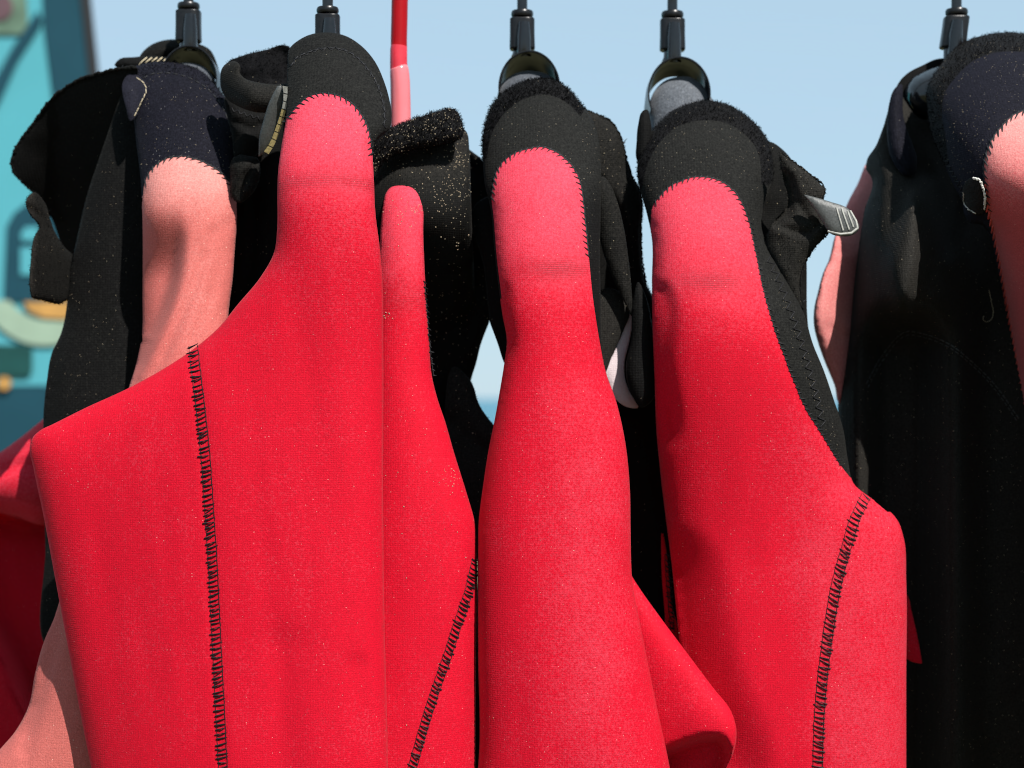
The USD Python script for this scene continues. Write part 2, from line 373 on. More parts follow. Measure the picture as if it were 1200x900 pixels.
def fuzz(parent, piece, region, count, length=0.0028, material='loop_pile', seed=1, edge=0.35, name='fuzz', width=0.00045):
    """Loose fibres standing off a panel: on its face and, more of them, along its outer edge."""
    R = np.random.default_rng(seed); x0, y0, x1, y1 = region.bounds; pts = []
    tot = 0
    while tot < count:
        q = np.stack([R.uniform(x0, x1, 4 * count), R.uniform(y0, y1, 4 * count)], 1); q = q[shapely.contains_xy(region, q[:, 0], q[:, 1])]
        pts.append(q); tot += len(q)
    q = np.vstack(pts)[:count]
    bx = np.array(piece.pg.exterior.coords); bx = resample(bx, 0.8); bx = bx[shapely.contains_xy(region.buffer(1.5), bx[:, 0], bx[:, 1])]
    if len(bx): q = np.vstack([q, bx[R.integers(0, len(bx), int(count * edge))]])
    idx = cKDTree(piece.p).query(q)[1]
    root = piece.at(q); nrm = piece.N[idx] + R.normal(0, 0.55, (len(q), 3)); nrm /= np.linalg.norm(nrm, axis=1, keepdims=True)
    L = (length * R.uniform(0.4, 1.2, len(q)))[:, None]; bend = R.normal(0, 0.5, (len(q), 3))
    root = root - base_of(parent) - nrm * 0.0005
    pts = np.stack([root, root + nrm * L * 0.55, root + (nrm + bend * 0.6) * L], 1).reshape(-1, 3)
    cv = UsdGeom.BasisCurves.Define(stage, numbered(parent.GetPath().pathString + '/' + name))
    cv.CreateTypeAttr('linear'); cv.CreatePointsAttr(Vt.Vec3fArray.FromNumpy(pts.astype(np.float32)))
    cv.CreateCurveVertexCountsAttr(Vt.IntArray.FromNumpy(np.full(len(q), 3, np.int32)))
    cv.CreateWidthsAttr(Vt.FloatArray.FromNumpy(np.full(len(pts), width, np.float32))); cv.SetWidthsInterpolation('vertex')
    UsdShade.MaterialBindingAPI.Apply(cv.GetPrim()).Bind(M['pile_fibre'])
    cv.GetPrim().SetCustomDataByKey('kind', 'stuff')
    return cv.GetPrim()

def grains(parent, spots, seed=3, name='sand_grains', size=(0.0003, 0.0008)):
    """Grains of sand stuck to the cloth: spots = (piece, region or (x, y, spread), count)."""
    R = np.random.default_rng(seed); out = []
    o = trimesh.creation.icosahedron()
    for piece, reg, cnt in spots:
        cnt = int(cnt * 0.7)
        if isinstance(reg, tuple): q = np.array(reg[:2]) + R.normal(0, 1, (cnt, 2)) * reg[2]
        else:
            x0, y0, x1, y1 = reg.bounds; q = np.stack([R.uniform(x0, x1, cnt * 6), R.uniform(y0, y1, cnt * 6)], 1); q = q[shapely.contains_xy(reg, q[:, 0], q[:, 1])][:cnt]
        q = q[shapely.contains_xy(piece.pg, q[:, 0], q[:, 1])]
        for v in piece.at(q, 0.0002):
            m = o.copy(); m.apply_scale(R.uniform(*size) * np.array([1, R.uniform(0.6, 1.3), R.uniform(0.6, 1.3)])); m.apply_translation(v); out.append(m)
    return put_mesh(parent, name, cat(out), 'sand_grain', False, kind='stuff')

def slope(base, top, pc, A=0.10, sag=0.03):
    """Depth of a shoulder that rises backwards to the hanger above pc and hangs straight below it."""
    def f(x, y):
        t = (pc - y) / (pc - top)
        return base + A * 0.5 * (t + np.sqrt(t * t + 0.04)) + sag * smooth01(-t * 0.7)
    return f

def edge_bead(parent, piece, path, r, seed=5, material='dusty_black_knit', name='cut_edge'):
    """The raw, lumpy cut edge of a neoprene sheet, with a few torn crumbs and loose ends."""
    c = resample(sm(path, closed=False), 1.6); R = np.random.default_rng(seed); n = len(c)
    rr = r * np.clip(0.85 + 0.5 * (meshkit.fbm(np.stack([np.arange(n) * 0.16, np.zeros(n), np.full(n, seed * 1.7)], -1), 3, seed) - 0.5) * 2 + R.normal(0, 0.16, n), 0.4, 1.8)
    out = [tube(piece.at(c + R.normal(0, 0.5, c.shape)), rr, 7)]
    prim = put_mesh(parent, name, out[0], material, True)
    for k in R.integers(3, n - 3, max(2, n // 25)):
        q = c[k] + np.cumsum(np.vstack([[0, 0], R.normal(0, 1.5, (4, 2)) + [0, -1.0]]), 0)
        put_mesh(parent, 'loose_end', tube(piece.at(np.tile(c[k], (5, 1))) + np.c_[(q - c[k])[:, 0], R.normal(0, 0.3, 5), -(q - c[k])[:, 1]] * 0.001, 0.0006 * np.array([1.6, 1.3, 1, .8, .5]), 5), 'black_thread', True)
    return prim

def poly(pts): return Polygon(sm(pts)).buffer(0)
def grad(y1, y0): return lambda x, y: smooth01((y0 - y) / (y0 - y1))

SUITS = 'wetsuits hung in a row on hangers'

# ------------------------------------------------------------------ ground, sea
def sheet(name, xs, ys, zf, material):
    X, Y = np.meshgrid(xs, ys); V = np.stack([X, Y, zf(X, Y)], -1).reshape(-1, 3); nx = len(xs)
    i = (np.arange(len(ys) - 1)[:, None] * nx + np.arange(nx - 1)[None]).ravel()
    F = np.vstack([np.stack([i, i + 1, i + nx + 1], 1), np.stack([i, i + nx + 1, i + nx], 1)])
    v, f, n = meshkit.arrays((V, F), True)
    pr = define(numbered('/World/' + name), v, f, n, material); pr.SetCustomDataByKey('kind', 'structure'); return pr

def sand_z(x, y):
    b = meshkit.fbm(np.stack([x * 0.9, y * 0.9, 0 * x], -1), 4, 5) * 0.10
    return b - 0.05 - np.clip((y - 25) / 25, 0, 4) * 1.0
M['dry_ground'] = usdkit.material(stage, '/World/Looks/dry_ground', {
    'g': ('geometry', {}), 'n': ('noise_texture', {'scale': 3.0, 'detail': 8.0, 'roughness': 0.7}), 'n2': ('noise_texture', {'scale': 300.0, 'detail': 2.0}),
    'r': ('rgb_ramp', {'ramp': [(0.3, (0.055, 0.065, 0.028)), (0.55, (0.085, 0.080, 0.042)), (0.75, (0.20, 0.16, 0.10))]}),
    'b': ('bump', {'strength': 0.7, 'distance': 0.03}), 'p': ('principled_bsdf', {'roughness': 0.95, 'specular_ior_level': 0.1})},
    [('g.position', 'n.vector'), ('g.position', 'n2.vector'), ('n.fac', 'r.fac'), ('r.color', 'p.base_color'), ('n.fac', 'b.height'), ('b.normal', 'p.normal')], surface='p.BSDF')
sheet('ground', np.r_[-400, -150, np.linspace(-40, 40, 90), 150, 400], np.r_[-200, -60, np.linspace(-20, 60, 90)], sand_z, 'dry_ground')
M['sea'] = usdkit.material(stage, '/World/Looks/sea', {
    'g': ('geometry', {}), 'm': ('mapping', {'scale': (1.0, 1.0, 1.0)}), 'n': ('noise_texture', {'scale': 0.5, 'detail': 6.0, 'roughness': 0.6}),
    'b': ('bump', {'strength': 0.6, 'distance': 0.5}), 'p': ('principled_bsdf', {'base_color': (0.03, 0.14, 0.20), 'roughness': 0.35, 'ior': 1.33})},
    [('g.position', 'm.vector'), ('m.vector', 'n.vector'), ('n.fac', 'b.height'), ('b.normal', 'p.normal')], surface='p.BSDF')
sheet('sea', np.linspace(-9000, 9000, 40), np.r_[40, np.geomspace(60, 14000, 40)], lambda x, y: x * 0 - 0.9, 'sea')

# ------------------------------------------------------------------ rail and hangers
RAIL_Y, RAIL_Z = 0.20, 2.11
rail = thing('hanging_rail', 'horizontal steel rail that carries the row of hangers', 'rail', (0, RAIL_Y, RAIL_Z))
simple('steel', (0.45, 0.46, 0.47), rough=0.35, metallic=1.0, noise=0.1)
put_mesh(rail, 'bar', tube(np.array([[-1.6, RAIL_Y, RAIL_Z], [0, RAIL_Y, RAIL_Z], [1.6, RAIL_Y, RAIL_Z]]), 0.0125, 20), 'steel', 40)
for sx in (-1.55, 1.55):
    put_mesh(rail, 'post', tube(np.array([[sx, RAIL_Y, RAIL_Z], [sx, RAIL_Y, 1.0], [sx, RAIL_Y, -0.05]]), 0.016, 20), 'steel', 40)

def cyl(px, pya, pyb, y, ra, rb=None, sides=24):
    a, b = P(px, pya, y), P(px, pyb, y); rb = ra if rb is None else rb
    return a, b, ra, rb

def lathe(px, prof, y, sides=28, dx=0.0):
    """A turned stem: prof = (pixel row, radius in pixels); dx shifts its foot sideways."""
    s = (D + y) / 2000; c = np.array([P(px + dx * k / max(1, len(prof) - 1), a, y) for k, (a, _) in enumerate(prof)])
    return tube(c, np.array([r for _, r in prof]) * s, sides)

def hook(parent, px, py, y, material, r=0.0035):
    a = P(px, py, y); zt = RAIL_Z + 0.0125 + r
    pts = [a, [a[0], y, (a[2] + RAIL_Z) / 2 - 0.01]]
    for th in np.linspace(math.pi * 1.15, -0.35 * math.pi, 22):
        pts.append([a[0], RAIL_Y + (0.0125 + r) * -math.cos(th) * -1 * 1.0, RAIL_Z + (0.0125 + r) * math.sin(th)])
    put_mesh(parent, 'hook', tube(np.array(pts), r, 12), material, 60)

def black_hanger(label, px, top, foot, arch=None, y=0.10, lean=0):
    """A stout black hanger seen from its end: hook, swivel disc, socket with ribs, foot, and the wide hollow shoulder."""
    h = thing('coat_hanger', label, 'hanger', P(px, top, y), 'black plastic hangers of the wetsuits')
    if top > 0: put_mesh(h, 'swivel_disc', lathe(px, [(top - 1, 8), (top, 12), (top + 2, 13), (top + 5, 13), (top + 7, 12), (top + 8, 6)], y), 'worn_black_plastic', 40)
    hook(h, px, top, y, 'black_plastic', 0.0068)
    s = (D + y) / 2000; t0, t1 = top + 8, top + 46
    bm = trimesh.creation.box((29 * s, 26 * s, 1)); c, e = P(px, t0, y), P(px + lean, t1, y)
    cs = []
    for k in range(24):
        a = 2 * math.pi * k / 24; ca, sa = math.cos(a), math.sin(a); f = 1 / (abs(ca) ** 4 + abs(sa) ** 4) ** 0.25
        cs.append((f * ca, f * sa))
    cs = np.array(cs); rows = []
    for fz, fr in ((0, .85), (.03, .97), (.06, 1.0), (.5, 1.0), (.93, 1.03), (.97, 1.0), (1.0, .88)):
        o = c + (e - c) * fz; rows.append(np.stack([o[0] + cs[:, 0] * 14.5 * s * fr, o[1] + cs[:, 1] * 11 * s * fr, np.full(24, o[2])], 1))
    def loft(rows):
        n, m = len(rows), len(rows[0]); V = np.vstack(rows + [rows[0].mean(0)[None], rows[-1].mean(0)[None]]); F = []
        for i in range(n - 1):
            for j in range(m):
                k = (j + 1) % m; F += [[i*m+j, (i+1)*m+j, (i+1)*m+k], [i*m+j, (i+1)*m+k, i*m+k]]
        for j in range(m):
            k = (j + 1) % m; F += [[n*m, j, k], [n*m+1, (n-1)*m+k, (n-1)*m+j]]
        tm = trimesh.Trimesh(V, F, process=False); tm.fix_normals(); return tm
    sk = put_mesh(h, 'socket', loft(rows), 'worn_black_plastic', 40)
    rib = tube(np.array([P(px + lean * .2 + 2, top + 13, y - 12 * s), P(px + lean * .6 + 2, top + 30, y - 13 * s), P(px + lean + 2, foot + 2, y - 9 * s)]), np.array([6.5, 8, 8.5]) * s, 20)
    put_mesh(h, 'stem_rib', rib, 'black_plastic', 50)
    put_mesh(h, 'stem', lathe(px + lean, [(t1 - 6, 10), (foot - 4, 10.5), (foot + 2, 13)], y), 'black_plastic', 50)
    if arch:
        ax, rx, ry, a0, a1, ln = arch     # centre column, half width, height, angles, length
        th = np.radians(np.linspace(a0, a1, 46)); n = len(th); V = []; 
        ys = [y - 0.030, y - 0.0285, y + ln * .3, y + ln * .7, y + ln]; fat = [0.6, 1.0, 1.0, 1.0, 0.8]
        O = []
        for yy, ft in zip(ys, fat):
            drop = max(0, yy - y - 0.01) * 0.5
            for rr in (1.0, 1.0 - 0.055 * ft):
                c = P(ax, foot + ry, y)
                sx, sz = rx * s * rr, ry * s * rr
                O.append(np.stack([c[0] + sx * np.cos(th), np.full(n, yy), c[2] - drop + sz * np.sin(th)], 1))
        # ring order round the shell's wall: outer rows forward, inner rows back
        order = [0, 2, 4, 6, 8, 9, 7, 5, 3, 1]; rows = [O[k] for k in order]; m = len(rows); V = np.vstack(rows); F = []
        for i in range(m):
            i2 = (i + 1) % m
            for j in range(n - 1): F += [[i*n+j, i*n+j+1, i2*n+j+1], [i*n+j, i2*n+j+1, i2*n+j]]
        for j in (0, n - 1):
            for i in range(1, m - 1): F.append([j, i*n+j, (i+1)*n+j] if j == 0 else [j, (i+1)*n+j, i*n+j])
        tm = trimesh.Trimesh(V, F, process=False); tm.fix_normals()
        put_mesh(h, 'shoulder_arch', tm, 'worn_black_plastic', 45)
    return h

black_hanger('black hanger with dark arch above the salmon sleeved wetsuit', 221, 4, 58, (226, 33, 40, -12, 192, 0.05), y=0.24)
black_hanger('black hanger stem rising from the rounded black shoulder of the red torso suit', 384, 9, 62, None, y=0.10)
black_hanger('black hanger with thin arch above the straight red sleeve in the middle', 612, 13, 64, (620, 36, 44, -8, 188, 0.045), y=0.23)
black_hanger('black hanger whose arch shows sky above sparkling grey lining', 788, 14, 71, (793.5, 36.5, 43, -5, 205, 0.035), y=0.26)
bh = black_hanger('black hanger with glossy shoulder above the black torso suit at right', 1121, 11, 76, None, y=0.23, lean=-5)

def red_hanger():
    y = 0.16; s = (D + y) / 2000
    h = thing('coat_hanger', 'red plastic hanger stem, pale below, between the two red suits', 'hanger', P(469, 150, y), None)
    put_mesh(h, 'stem', tube(P(np.array([468.5, 468.5, 468, 467.5, 467.5]), np.array([-60, 0, 25, 44, 56]), y), np.array([9.6, 9.6, 9.6, 9.6, 9.6]) * s, 28), 'shaded_red_plastic', 60)
    simple('half_lit_red_plastic', (0.62, 0.03, 0.05), rough=0.25, noise=0.2, scale=60)  # in-between red: step from shaded to lit plastic, painted as colour
    put_mesh(h, 'mid_segment', tube(P(np.array([467.6, 467.2, 467.2, 467.8]), np.array([54, 58, 76, 84]), y - 0.003), np.array([9.7, 10.0, 10.2, 10.6]) * s, 28), 'half_lit_red_plastic', 60)
    put_mesh(h, 'foot', tube(P(np.array([467.4, 467.8, 468.0, 468.4, 469, 469.5, 470, 470]), np.array([79, 80, 82, 87, 96, 120, 160, 190]), y - 0.006), np.array([9.4, 10.6, 11.0, 11.4, 11.6, 11.8, 12, 12]) * s, 28), 'sunlit_red_plastic', 60)
    hook(h, 468.5, -58, y, 'shaded_red_plastic', 0.005)
red_hanger()
gl = Piece([(1060, 110), (1062, 100), (1070, 90), (1085, 82), (1100, 76), (1118, 74), (1130, 85), (1135, 110), (1120, 130), (1085, 138), (1066, 128)], y0=0.25, tf=0.045, tb=0.03, rim=30, sp=4)
panel(bh, gl, 'shoulder_bulge', 'black_plastic')

# ------------------------------------------------------------------ far suit at the lower left
def suit_g():
    h = thing('wetsuit', 'blurred red wetsuit behind the others at lower left edge', 'wetsuit', P(-20, 560, 0.5), SUITS)
    body = Piece([(-160, 560), (-60, 575), (0, 598), (30, 608), (58, 600), (90, 620), (120, 760), (140, 1100), (-180, 1100), (-190, 700)], y0=0.52, tf=0.10, tb=0.10, rim=60, sp=10,
                 disp=[fnoise(70, 0.012, 3, 3), recess([(-40, 600), (62, 604), (110, 640), (120, 800), (60, 850), (12, 765), (-30, 690)], 0.09, 14)])
    panel(h, body, 'torso', 'red_knit')
    arm = Piece([(-150, 600), (-60, 560), (0, 530), (25, 512), (47, 494), (75, 470, 1), (95, 500), (90, 560), (70, 606), (52, 615), (20, 606), (0, 601), (-70, 590), (-140, 650)], y0=0.40, tf=0.07, tb=0.05, rim=26, sp=7,
                disp=[fnoise(30, 0.004, 5, 3, 0.4), crease([(-40, 552), (0, 550), (40, 546), (70, 560)], 6, 0.010)])
    panel(h, arm, 'folded_sleeve', 'red_knit', fade_and_light=lambda x, y: 0.25 + 0 * x)
suit_g()

# ------------------------------------------------------------------ suit A: black with a salmon sleeve
def suit_a():
    h = thing('wetsuit', 'leftmost black wetsuit with open collar and salmon pink sleeve', 'wetsuit', P(200, 75, 0.2), SUITS)
    tor = Piece([(150, 86), (165, 82), (185, 120), (186, 400), (186, 760), (56, 760), (53, 640), (51, 520), (51, 483), (55, 445), (60, 416), (72, 389), (79, 352), (82, 320), (90, 280), (103, 225), (118, 180), (130, 145), (141, 112)],
                y0=0.215, tf=0.03, tb=0.14, rim=45, sp=8, disp=[fnoise(90, 0.006, 2, 4), crease([(66, 410), (60, 470), (60, 640)], 5, 0.006)])
    panel(h, tor, 'torso', 'black_knit', fade_and_light=lambda x, y: 0.15 + 0 * x)
    col = Piece([(12, 190, 1), (14, 181), (22, 165), (37, 145), (60, 115), (87, 95), (112, 86), (132, 81), (150, 78), (162, 79, 1), (158, 120), (150, 170), (142, 230), (120, 300), (92, 345), (78, 305, 1), (70, 282), (60, 255), (45, 232), (27, 215), (16, 203)],
                y0=lambda x, y: 0.215 - 0.0004 * (x - 90) + 0.00085 * (y - 85) * smooth01((x + 40) / 120), tf=0.004, tb=0.004, rim=6, sp=6, disp=[fnoise(40, 0.004, 7)])
    strip = LineString(sm([(12, 191), (14, 181), (22, 165), (37, 145), (60, 115), (87, 95), (112, 86), (132, 81), (162, 77)], closed=False)).buffer(5)
    panel(h, col, 'collar', 'black_knit')
    edge_bead(h, col, [(13, 192), (15, 182), (23, 166), (38, 146), (61, 116), (88, 96), (113, 87), (132, 82), (160, 79)], 0.0026)
    edge_bead(h, col, [(13, 191), (17, 203), (28, 215), (46, 232), (61, 256)], 0.0018, 6)
    tab = Piece([(30, 237), (39, 225), (54, 240), (58, 255), (67, 277), (76, 290), (92, 305), (96, 345), (78, 352, 1), (69, 357, 1), (37, 349, 1), (35, 338), (36, 307), (41, 276), (46, 267), (35, 251)],
                y0=lambda x, y: 0.15 + 0.0024 * (x - 50), tf=0.014, tb=0.01, rim=10, sp=4, disp=[crease([(33, 243), (46, 252), (56, 268)], 4, 0.006), fnoise(14, 0.0025, 4)])
    panel(h, tab, 'collar_tab', 'dusty_black_knit', fade_and_light=lambda x, y: smooth01((45 - x) / 10) + 0.3 * smooth01((320 - y) / 30))
    fuzz(h, tab, tab.pg, 400, 0.002, 'loop_pile', 6, 1.0)
    # shoulder and sleeve: one body cut along the seam
    arch = [(167, 400), (167, 300), (168, 225), (170, 212), (174, 203), (184, 192), (197, 185), (213, 183), (229, 186), (245, 193), (261, 204), (271, 216), (275, 226), (279, 240)]
    out = [(157, 78), (170, 74), (187, 72), (213, 75), (235, 83), (253, 101), (267, 120), (276, 142), (280, 160), (279, 185), (277, 211), (277, 265), (275, 290), (272, 330), (268, 360), (266, 400), (256, 480), (235, 620), (200, 760), (160, 910), (100, 1000, 1), (-80, 1000, 1), (-35, 920), (0, 878), (18, 857), (34, 826), (41, 790), (53, 748), (62, 728), (74, 690), (110, 580), (150, 457), (160, 425), (166, 395), (167, 340), (167, 260), (165, 212), (158, 150)]
    fold0 = recess([(120, 200), (190, 200), (214, 262), (208, 316), (195, 362), (180, 396), (162, 432), (120, 480)], 0.045, 9); fold = lambda x, y: fold0(x, y) * smooth01((y - 240) / 90); sa = slope(0.115, 72, 235, 0.10, -0.035)
    b = Piece(out, lambda x, y: sa(x, y) - fold(x, y), tf=0.05, tb=0.05, rim=55, sp=6, lines=[arch, [(158, 98), (175, 88), (200, 86), (225, 93), (245, 106), (260, 125), (270, 150)]],
              disp=[fnoise(24, 0.0024, 8, 5, 0.35), crease([(250, 270), (232, 320), (200, 400), (180, 440)], 5, 0.0032), crease([(240, 300), (215, 360), (190, 420)], 4, 0.0026), crease([(264, 260), (250, 340), (225, 400)], 4, 0.003), crease([(230, 285), (210, 330), (185, 390)], 4, 0.002), crease([(95, 650), (60, 760), (25, 880)], 5, 0.0035), crease([(80, 720), (50, 820), (30, 900)], 4, 0.003), crease([(222, 200), (226, 240), (220, 262)], 4, 0.0012),
                    crease([(255, 235), (252, 300), (246, 350)], 4, 0.0018), crease([(265, 290), (258, 340), (250, 380)], 4, 0.002),
                    crease([(167, 213)] + arch[3:-1], 2.6, 0.0015), crease([(158, 98), (175, 88), (200, 86), (225, 93), (245, 106), (260, 125), (270, 150)], 2.6, 0.002),
                    crease([(130, 560), (90, 680), (30, 860)], 5, 0.003)])
    sl = Polygon(sm(arch, closed=False).tolist() + [(300, 260), (300, 1200), (-200, 1200), (-200, 800), (140, 440)]).buffer(0)
    panel(h, b, 'sleeve', 'salmon_knit', sl, fade_and_light=lambda x, y: 0.80 * smooth01((275 - y) / 70) + 0.15 * np.exp(-((x - 225) / 30) ** 2 - ((y - 330) / 70) ** 2), label='salmon pink sleeve, pale at the shoulder, twisted below it')
    bind = poly([(140, 60), (200, 55), (260, 80), (300, 150), (292, 190), (270, 150), (260, 125), (245, 106), (225, 93), (200, 86), (175, 88), (155, 100)])
    panel(h, b, 'shoulder_panel', 'navy_knit', None, (sl, bind), label='navy shoulder panel', fade_and_light=lambda x, y: 0.35 + 0 * x)
    panel(h, b, 'collar_binding', 'navy_knit', bind, (sl,), fade_and_light=lambda x, y: 0.5 + 0 * x)
    fuzz(h, b, bind.intersection(b.pg), 900, 0.0022, 'navy_knit', 8, 0.5)
    teeth(h, b, arch[3:-1], 4, 9, side=1, lean=-1.3)
    running(h, b, [(160, 97), (175, 88), (200, 86), (225, 93), (245, 106), (260, 125), (270, 150), (274, 168)], 6, 3)
    patch = Piece([(146, 92), (152, 86), (163, 89), (171, 98), (173, 106), (170, 114), (165, 124), (159, 138), (153, 142), (148, 128)], y0=lambda x, y: b.front(np.stack([np.clip(x, 162, None), y], 1)) - 0.002, tf=0.005, tb=0.004, rim=8, sp=3, disp=[fnoise(6, 0.002, 3)])
    panel(h, patch, 'seam_patch', 'navy_knit', fade_and_light=lambda x, y: 1.0 + 0 * x)
    running(h, patch, [(160, 91), (168, 97), (171, 106), (168, 114), (163, 125), (157, 137)], 5, 1.0, 'pale_thread', 0.00055, 'pale_stitch')
    loop = Piece([(163, 68), (172, 56), (188, 48), (206, 46), (228, 50), (246, 58), (254, 74), (258, 96), (240, 84), (215, 66), (195, 72), (170, 82)], y0=0.29, tf=0.02, tb=0.03, rim=16, sp=5)
    panel(h, loop, 'back_collar', 'dusty_black_knit')
    sr = Piece([(134, 76), (140, 69), (155, 67), (168, 66), (186, 66), (204, 70), (212, 77), (205, 84), (180, 84), (150, 82)], y0=0.25, tf=0.012, tb=0.02, rim=9, sp=3.5)
    panel(h, sr, 'collar_roll', 'black_knit')
    bars = [tube(sr.at(np.array([[x, 76], [x + 4, 71.5], [x + 9, 67.5]]) + [0, max(0, (x - 185) * 0.25)], 0.0005), 0.0009, 5) for x in range(163, 206, 6)]
    put_mesh(h, 'zip_teeth', cat(bars), 'pale_thread', True)
    lin = Piece([(205, 80), (212, 74), (225, 74), (240, 79), (250, 90), (256, 104), (262, 118), (240, 130), (215, 110)], y0=0.235, tf=0.03, tb=0.03, rim=16, sp=4)
    panel(h, lin, 'grey_lining', 'grey_lining')
    grains(h, [(b, poly([(165, 90), (270, 120), (276, 200), (170, 200)]), 260), (tor, poly([(90, 150), (165, 150), (165, 440), (60, 480)]), 300)], 11, size=(0.0002, 0.00045))
suit_a()

# ------------------------------------------------------------------ suit B: the large red one
def suit_b():
    h = thing('wetsuit', 'large bright red wetsuit with black shoulder and torso flap pointing left', 'wetsuit', P(385, 40, 0.05), SUITS)
    arch = [(318, 260), (324, 235), (321, 205), (325, 170), (332, 143), (340, 134), (350, 122), (362, 113), (380, 109), (397, 112), (412, 121), (424, 135), (431, 150), (435, 166), (436, 180), (440, 230)]
    out = [(336, 100), (337, 75), (339, 57), (350, 47), (365, 40), (385, 38), (405, 42), (425, 55), (440, 73), (450, 95), (456, 115), (459, 138), (456, 152), (448, 158), (439, 168), (437, 185), (438, 205), (440, 250), (445, 290), (448, 325), (449, 400), (449, 600), (451, 750), (453, 820), (456, 1010, 1), (130, 1010, 1), (107, 900), (95, 840), (80, 760), (65, 680), (50, 600), (39, 548), (35, 526), (38, 513), (46, 505), (62, 497), (100, 478), (150, 455), (200, 427), (228, 408), (255, 385), (280, 355), (305, 325), (321, 296), (325, 262), (325, 225), (326, 200), (330, 170), (335, 140)]
    rimline = [(341, 78), (344, 72), (360, 62), (380, 57), (400, 58), (415, 65), (430, 80), (440, 95), (446, 110), (450, 128), (450, 150)]
    seam = [(226, 405), (230, 440), (236, 490), (241, 540), (245, 600), (249, 660), (253, 740), (256, 800), (259, 860), (264, 960)]
    tilt = slope(-0.045, 38, 210, 0.11, 0.02)
    b = Piece(out, lambda x, y: tilt(x, y) + 0.03 * smooth01((300 - x) / 260) * smooth01((y - 250) / 120), tf=0.045, tb=0.06, rim=42, sp=6, lines=[arch, rimline],
              disp=[crease(arch[2:-1], 2.6, 0.0014), crease(rimline, 2.6, 0.0016), crease(seam, 7, 0.0022), fnoise(130, 0.006, 4, 3), fnoise(38, 0.0022, 44, 7, -0.12), crease([(345, 215), (385, 208), (430, 222)], 12, 0.0018),
                    crease([(335, 760), (330, 830), (338, 930)], 26, 0.004), crease([(420, 780), (425, 850), (418, 930)], 12, 0.003)])
    sl = Polygon(sm(arch[1:-1], closed=False).tolist() + [(470, 200), (470, 1200), (-50, 1200), (-50, 400), (310, 260)]).buffer(0)
    bind = Polygon(sm(rimline, closed=False).tolist() + [(470, 160), (480, 90), (400, 20), (330, 30), (330, 70)]).buffer(0)
    panel(h, b, 'sleeve', 'red_knit', sl, fade_and_light=lambda x, y: 0.60 * smooth01((270 - y) / 140) + 0.15 * smooth01((400 - y) / 150),
          stain=lambda x, y: 0.30 * np.exp(-((y - 212 - 0.002 * (x - 385) ** 2) / 10) ** 2), label='bright red sleeve and flank')
    panel(h, b, 'shoulder_panel', 'black_knit', None, (sl, bind), fade_and_light=lambda x, y: 0.6 + 0 * x)
    panel(h, b, 'collar_binding', 'black_knit', bind, (sl,), fade_and_light=lambda x, y: 0.5 + 0 * x)
    overlock(h, b, seam, 11, 5.6, side=-1)
    teeth(h, b, arch[4:-1], 4.5, 7.5, side=1, lean=0.6, r=0.0007)
    running(h, b, rimline, 6, 2.5)
    zigzag(h, b, rimline, 5, 5, r=0.0005)
    bk = Piece([(282, 110), (345, 90), (345, 200), (335, 320), (300, 390), (255, 400), (262, 330), (268, 250), (268, 170)], y0=0.20, tf=0.03, tb=0.12, rim=40, sp=8, disp=[fnoise(40, 0.008, 3, 2), crease([(300, 230), (296, 300), (280, 380)], 8, 0.012)])
    panel(h, bk, 'back_panel', 'dusty_black_knit')
    ins = Piece([(266, 74), (282, 66), (300, 61), (317, 57), (327, 53), (338, 54), (345, 72), (343, 100), (320, 112), (290, 108), (270, 95)], y0=0.14, tf=0.004, tb=0.02, rim=8, sp=4, disp=[fnoise(16, 0.005, 4), recess([(318, 60), (334, 56), (340, 75), (336, 98), (318, 96)], 0.006, 4)])
    panel(h, ins, 'collar_inside', 'loop_pile')
    fuzz(h, ins, ins.pg, 350, 0.0025, 'loop_pile', 12, 0.6)
    roll = Piece([(258, 92), (260, 80), (267, 73), (277, 72), (282, 78), (281, 85), (287, 92), (300, 96), (322, 99), (338, 99), (337, 118), (322, 130), (305, 132), (282, 126), (266, 116), (259, 104)], y0=lambda x, y: 0.10 - 0.04 * smooth01((x - 258) / 40), tf=0.022, tb=0.02, rim=14, sp=4)
    panel(h, roll, 'collar_roll', 'dusty_black_knit', fade_and_light=lambda x, y: 0.5 + 0 * x)
    low = Piece([(266, 112), (285, 122), (308, 128), (322, 130), (318, 150), (300, 182), (278, 190), (272, 160)], y0=0.13, tf=0.016, tb=0.03, rim=16, sp=4.5, disp=[fnoise(16, 0.006, 5), crease([(272, 140), (295, 150), (312, 146)], 4, 0.004)])
    panel(h, low, 'collar_body', 'black_knit')
    zigzag(h, low, [(271, 128), (285, 133), (305, 139)], 4, 4, 'black_thread', 0.0006)
    fl = Piece([(274, 184), (282, 181), (292, 183), (302, 185), (305, 196), (303, 214), (294, 229), (280, 238), (274, 234), (270, 210)], y0=0.10, tf=0.012, tb=0.01, rim=10, sp=4, disp=[crease([(300, 190), (288, 208), (280, 228)], 4, 0.005), fnoise(14, 0.003, 6)])
    panel(h, fl, 'collar_flap', 'dusty_black_knit', fade_and_light=lambda x, y: 0.3 + 0 * x)
    fuzz(h, fl, fl.pg, 150, 0.002, 'loop_pile', 14, 1.5)
    # zip pull with ridged sandy edge
    plate = Piece([(325, 101, 1), (330, 100, 1), (332, 112), (326, 140), (315, 172), (310, 180, 1), (303, 184, 1), (304, 160), (309, 140), (316, 118)], y0=lambda x, y: 0.02 + 0.0004 * (y - 100), tf=0.006, tb=0.008, rim=6, sp=3.5)
    tb = panel(h, plate, 'zip_pull', 'grey_rubber', label='grey rubber zip pull with ridged edge')
    e0, e1 = [(331, 100), (332.5, 114), (329, 132), (323, 150), (316, 168), (309, 178)], [(337, 101), (336.5, 117), (334, 134), (328, 153), (321, 171), (314.5, 181)]
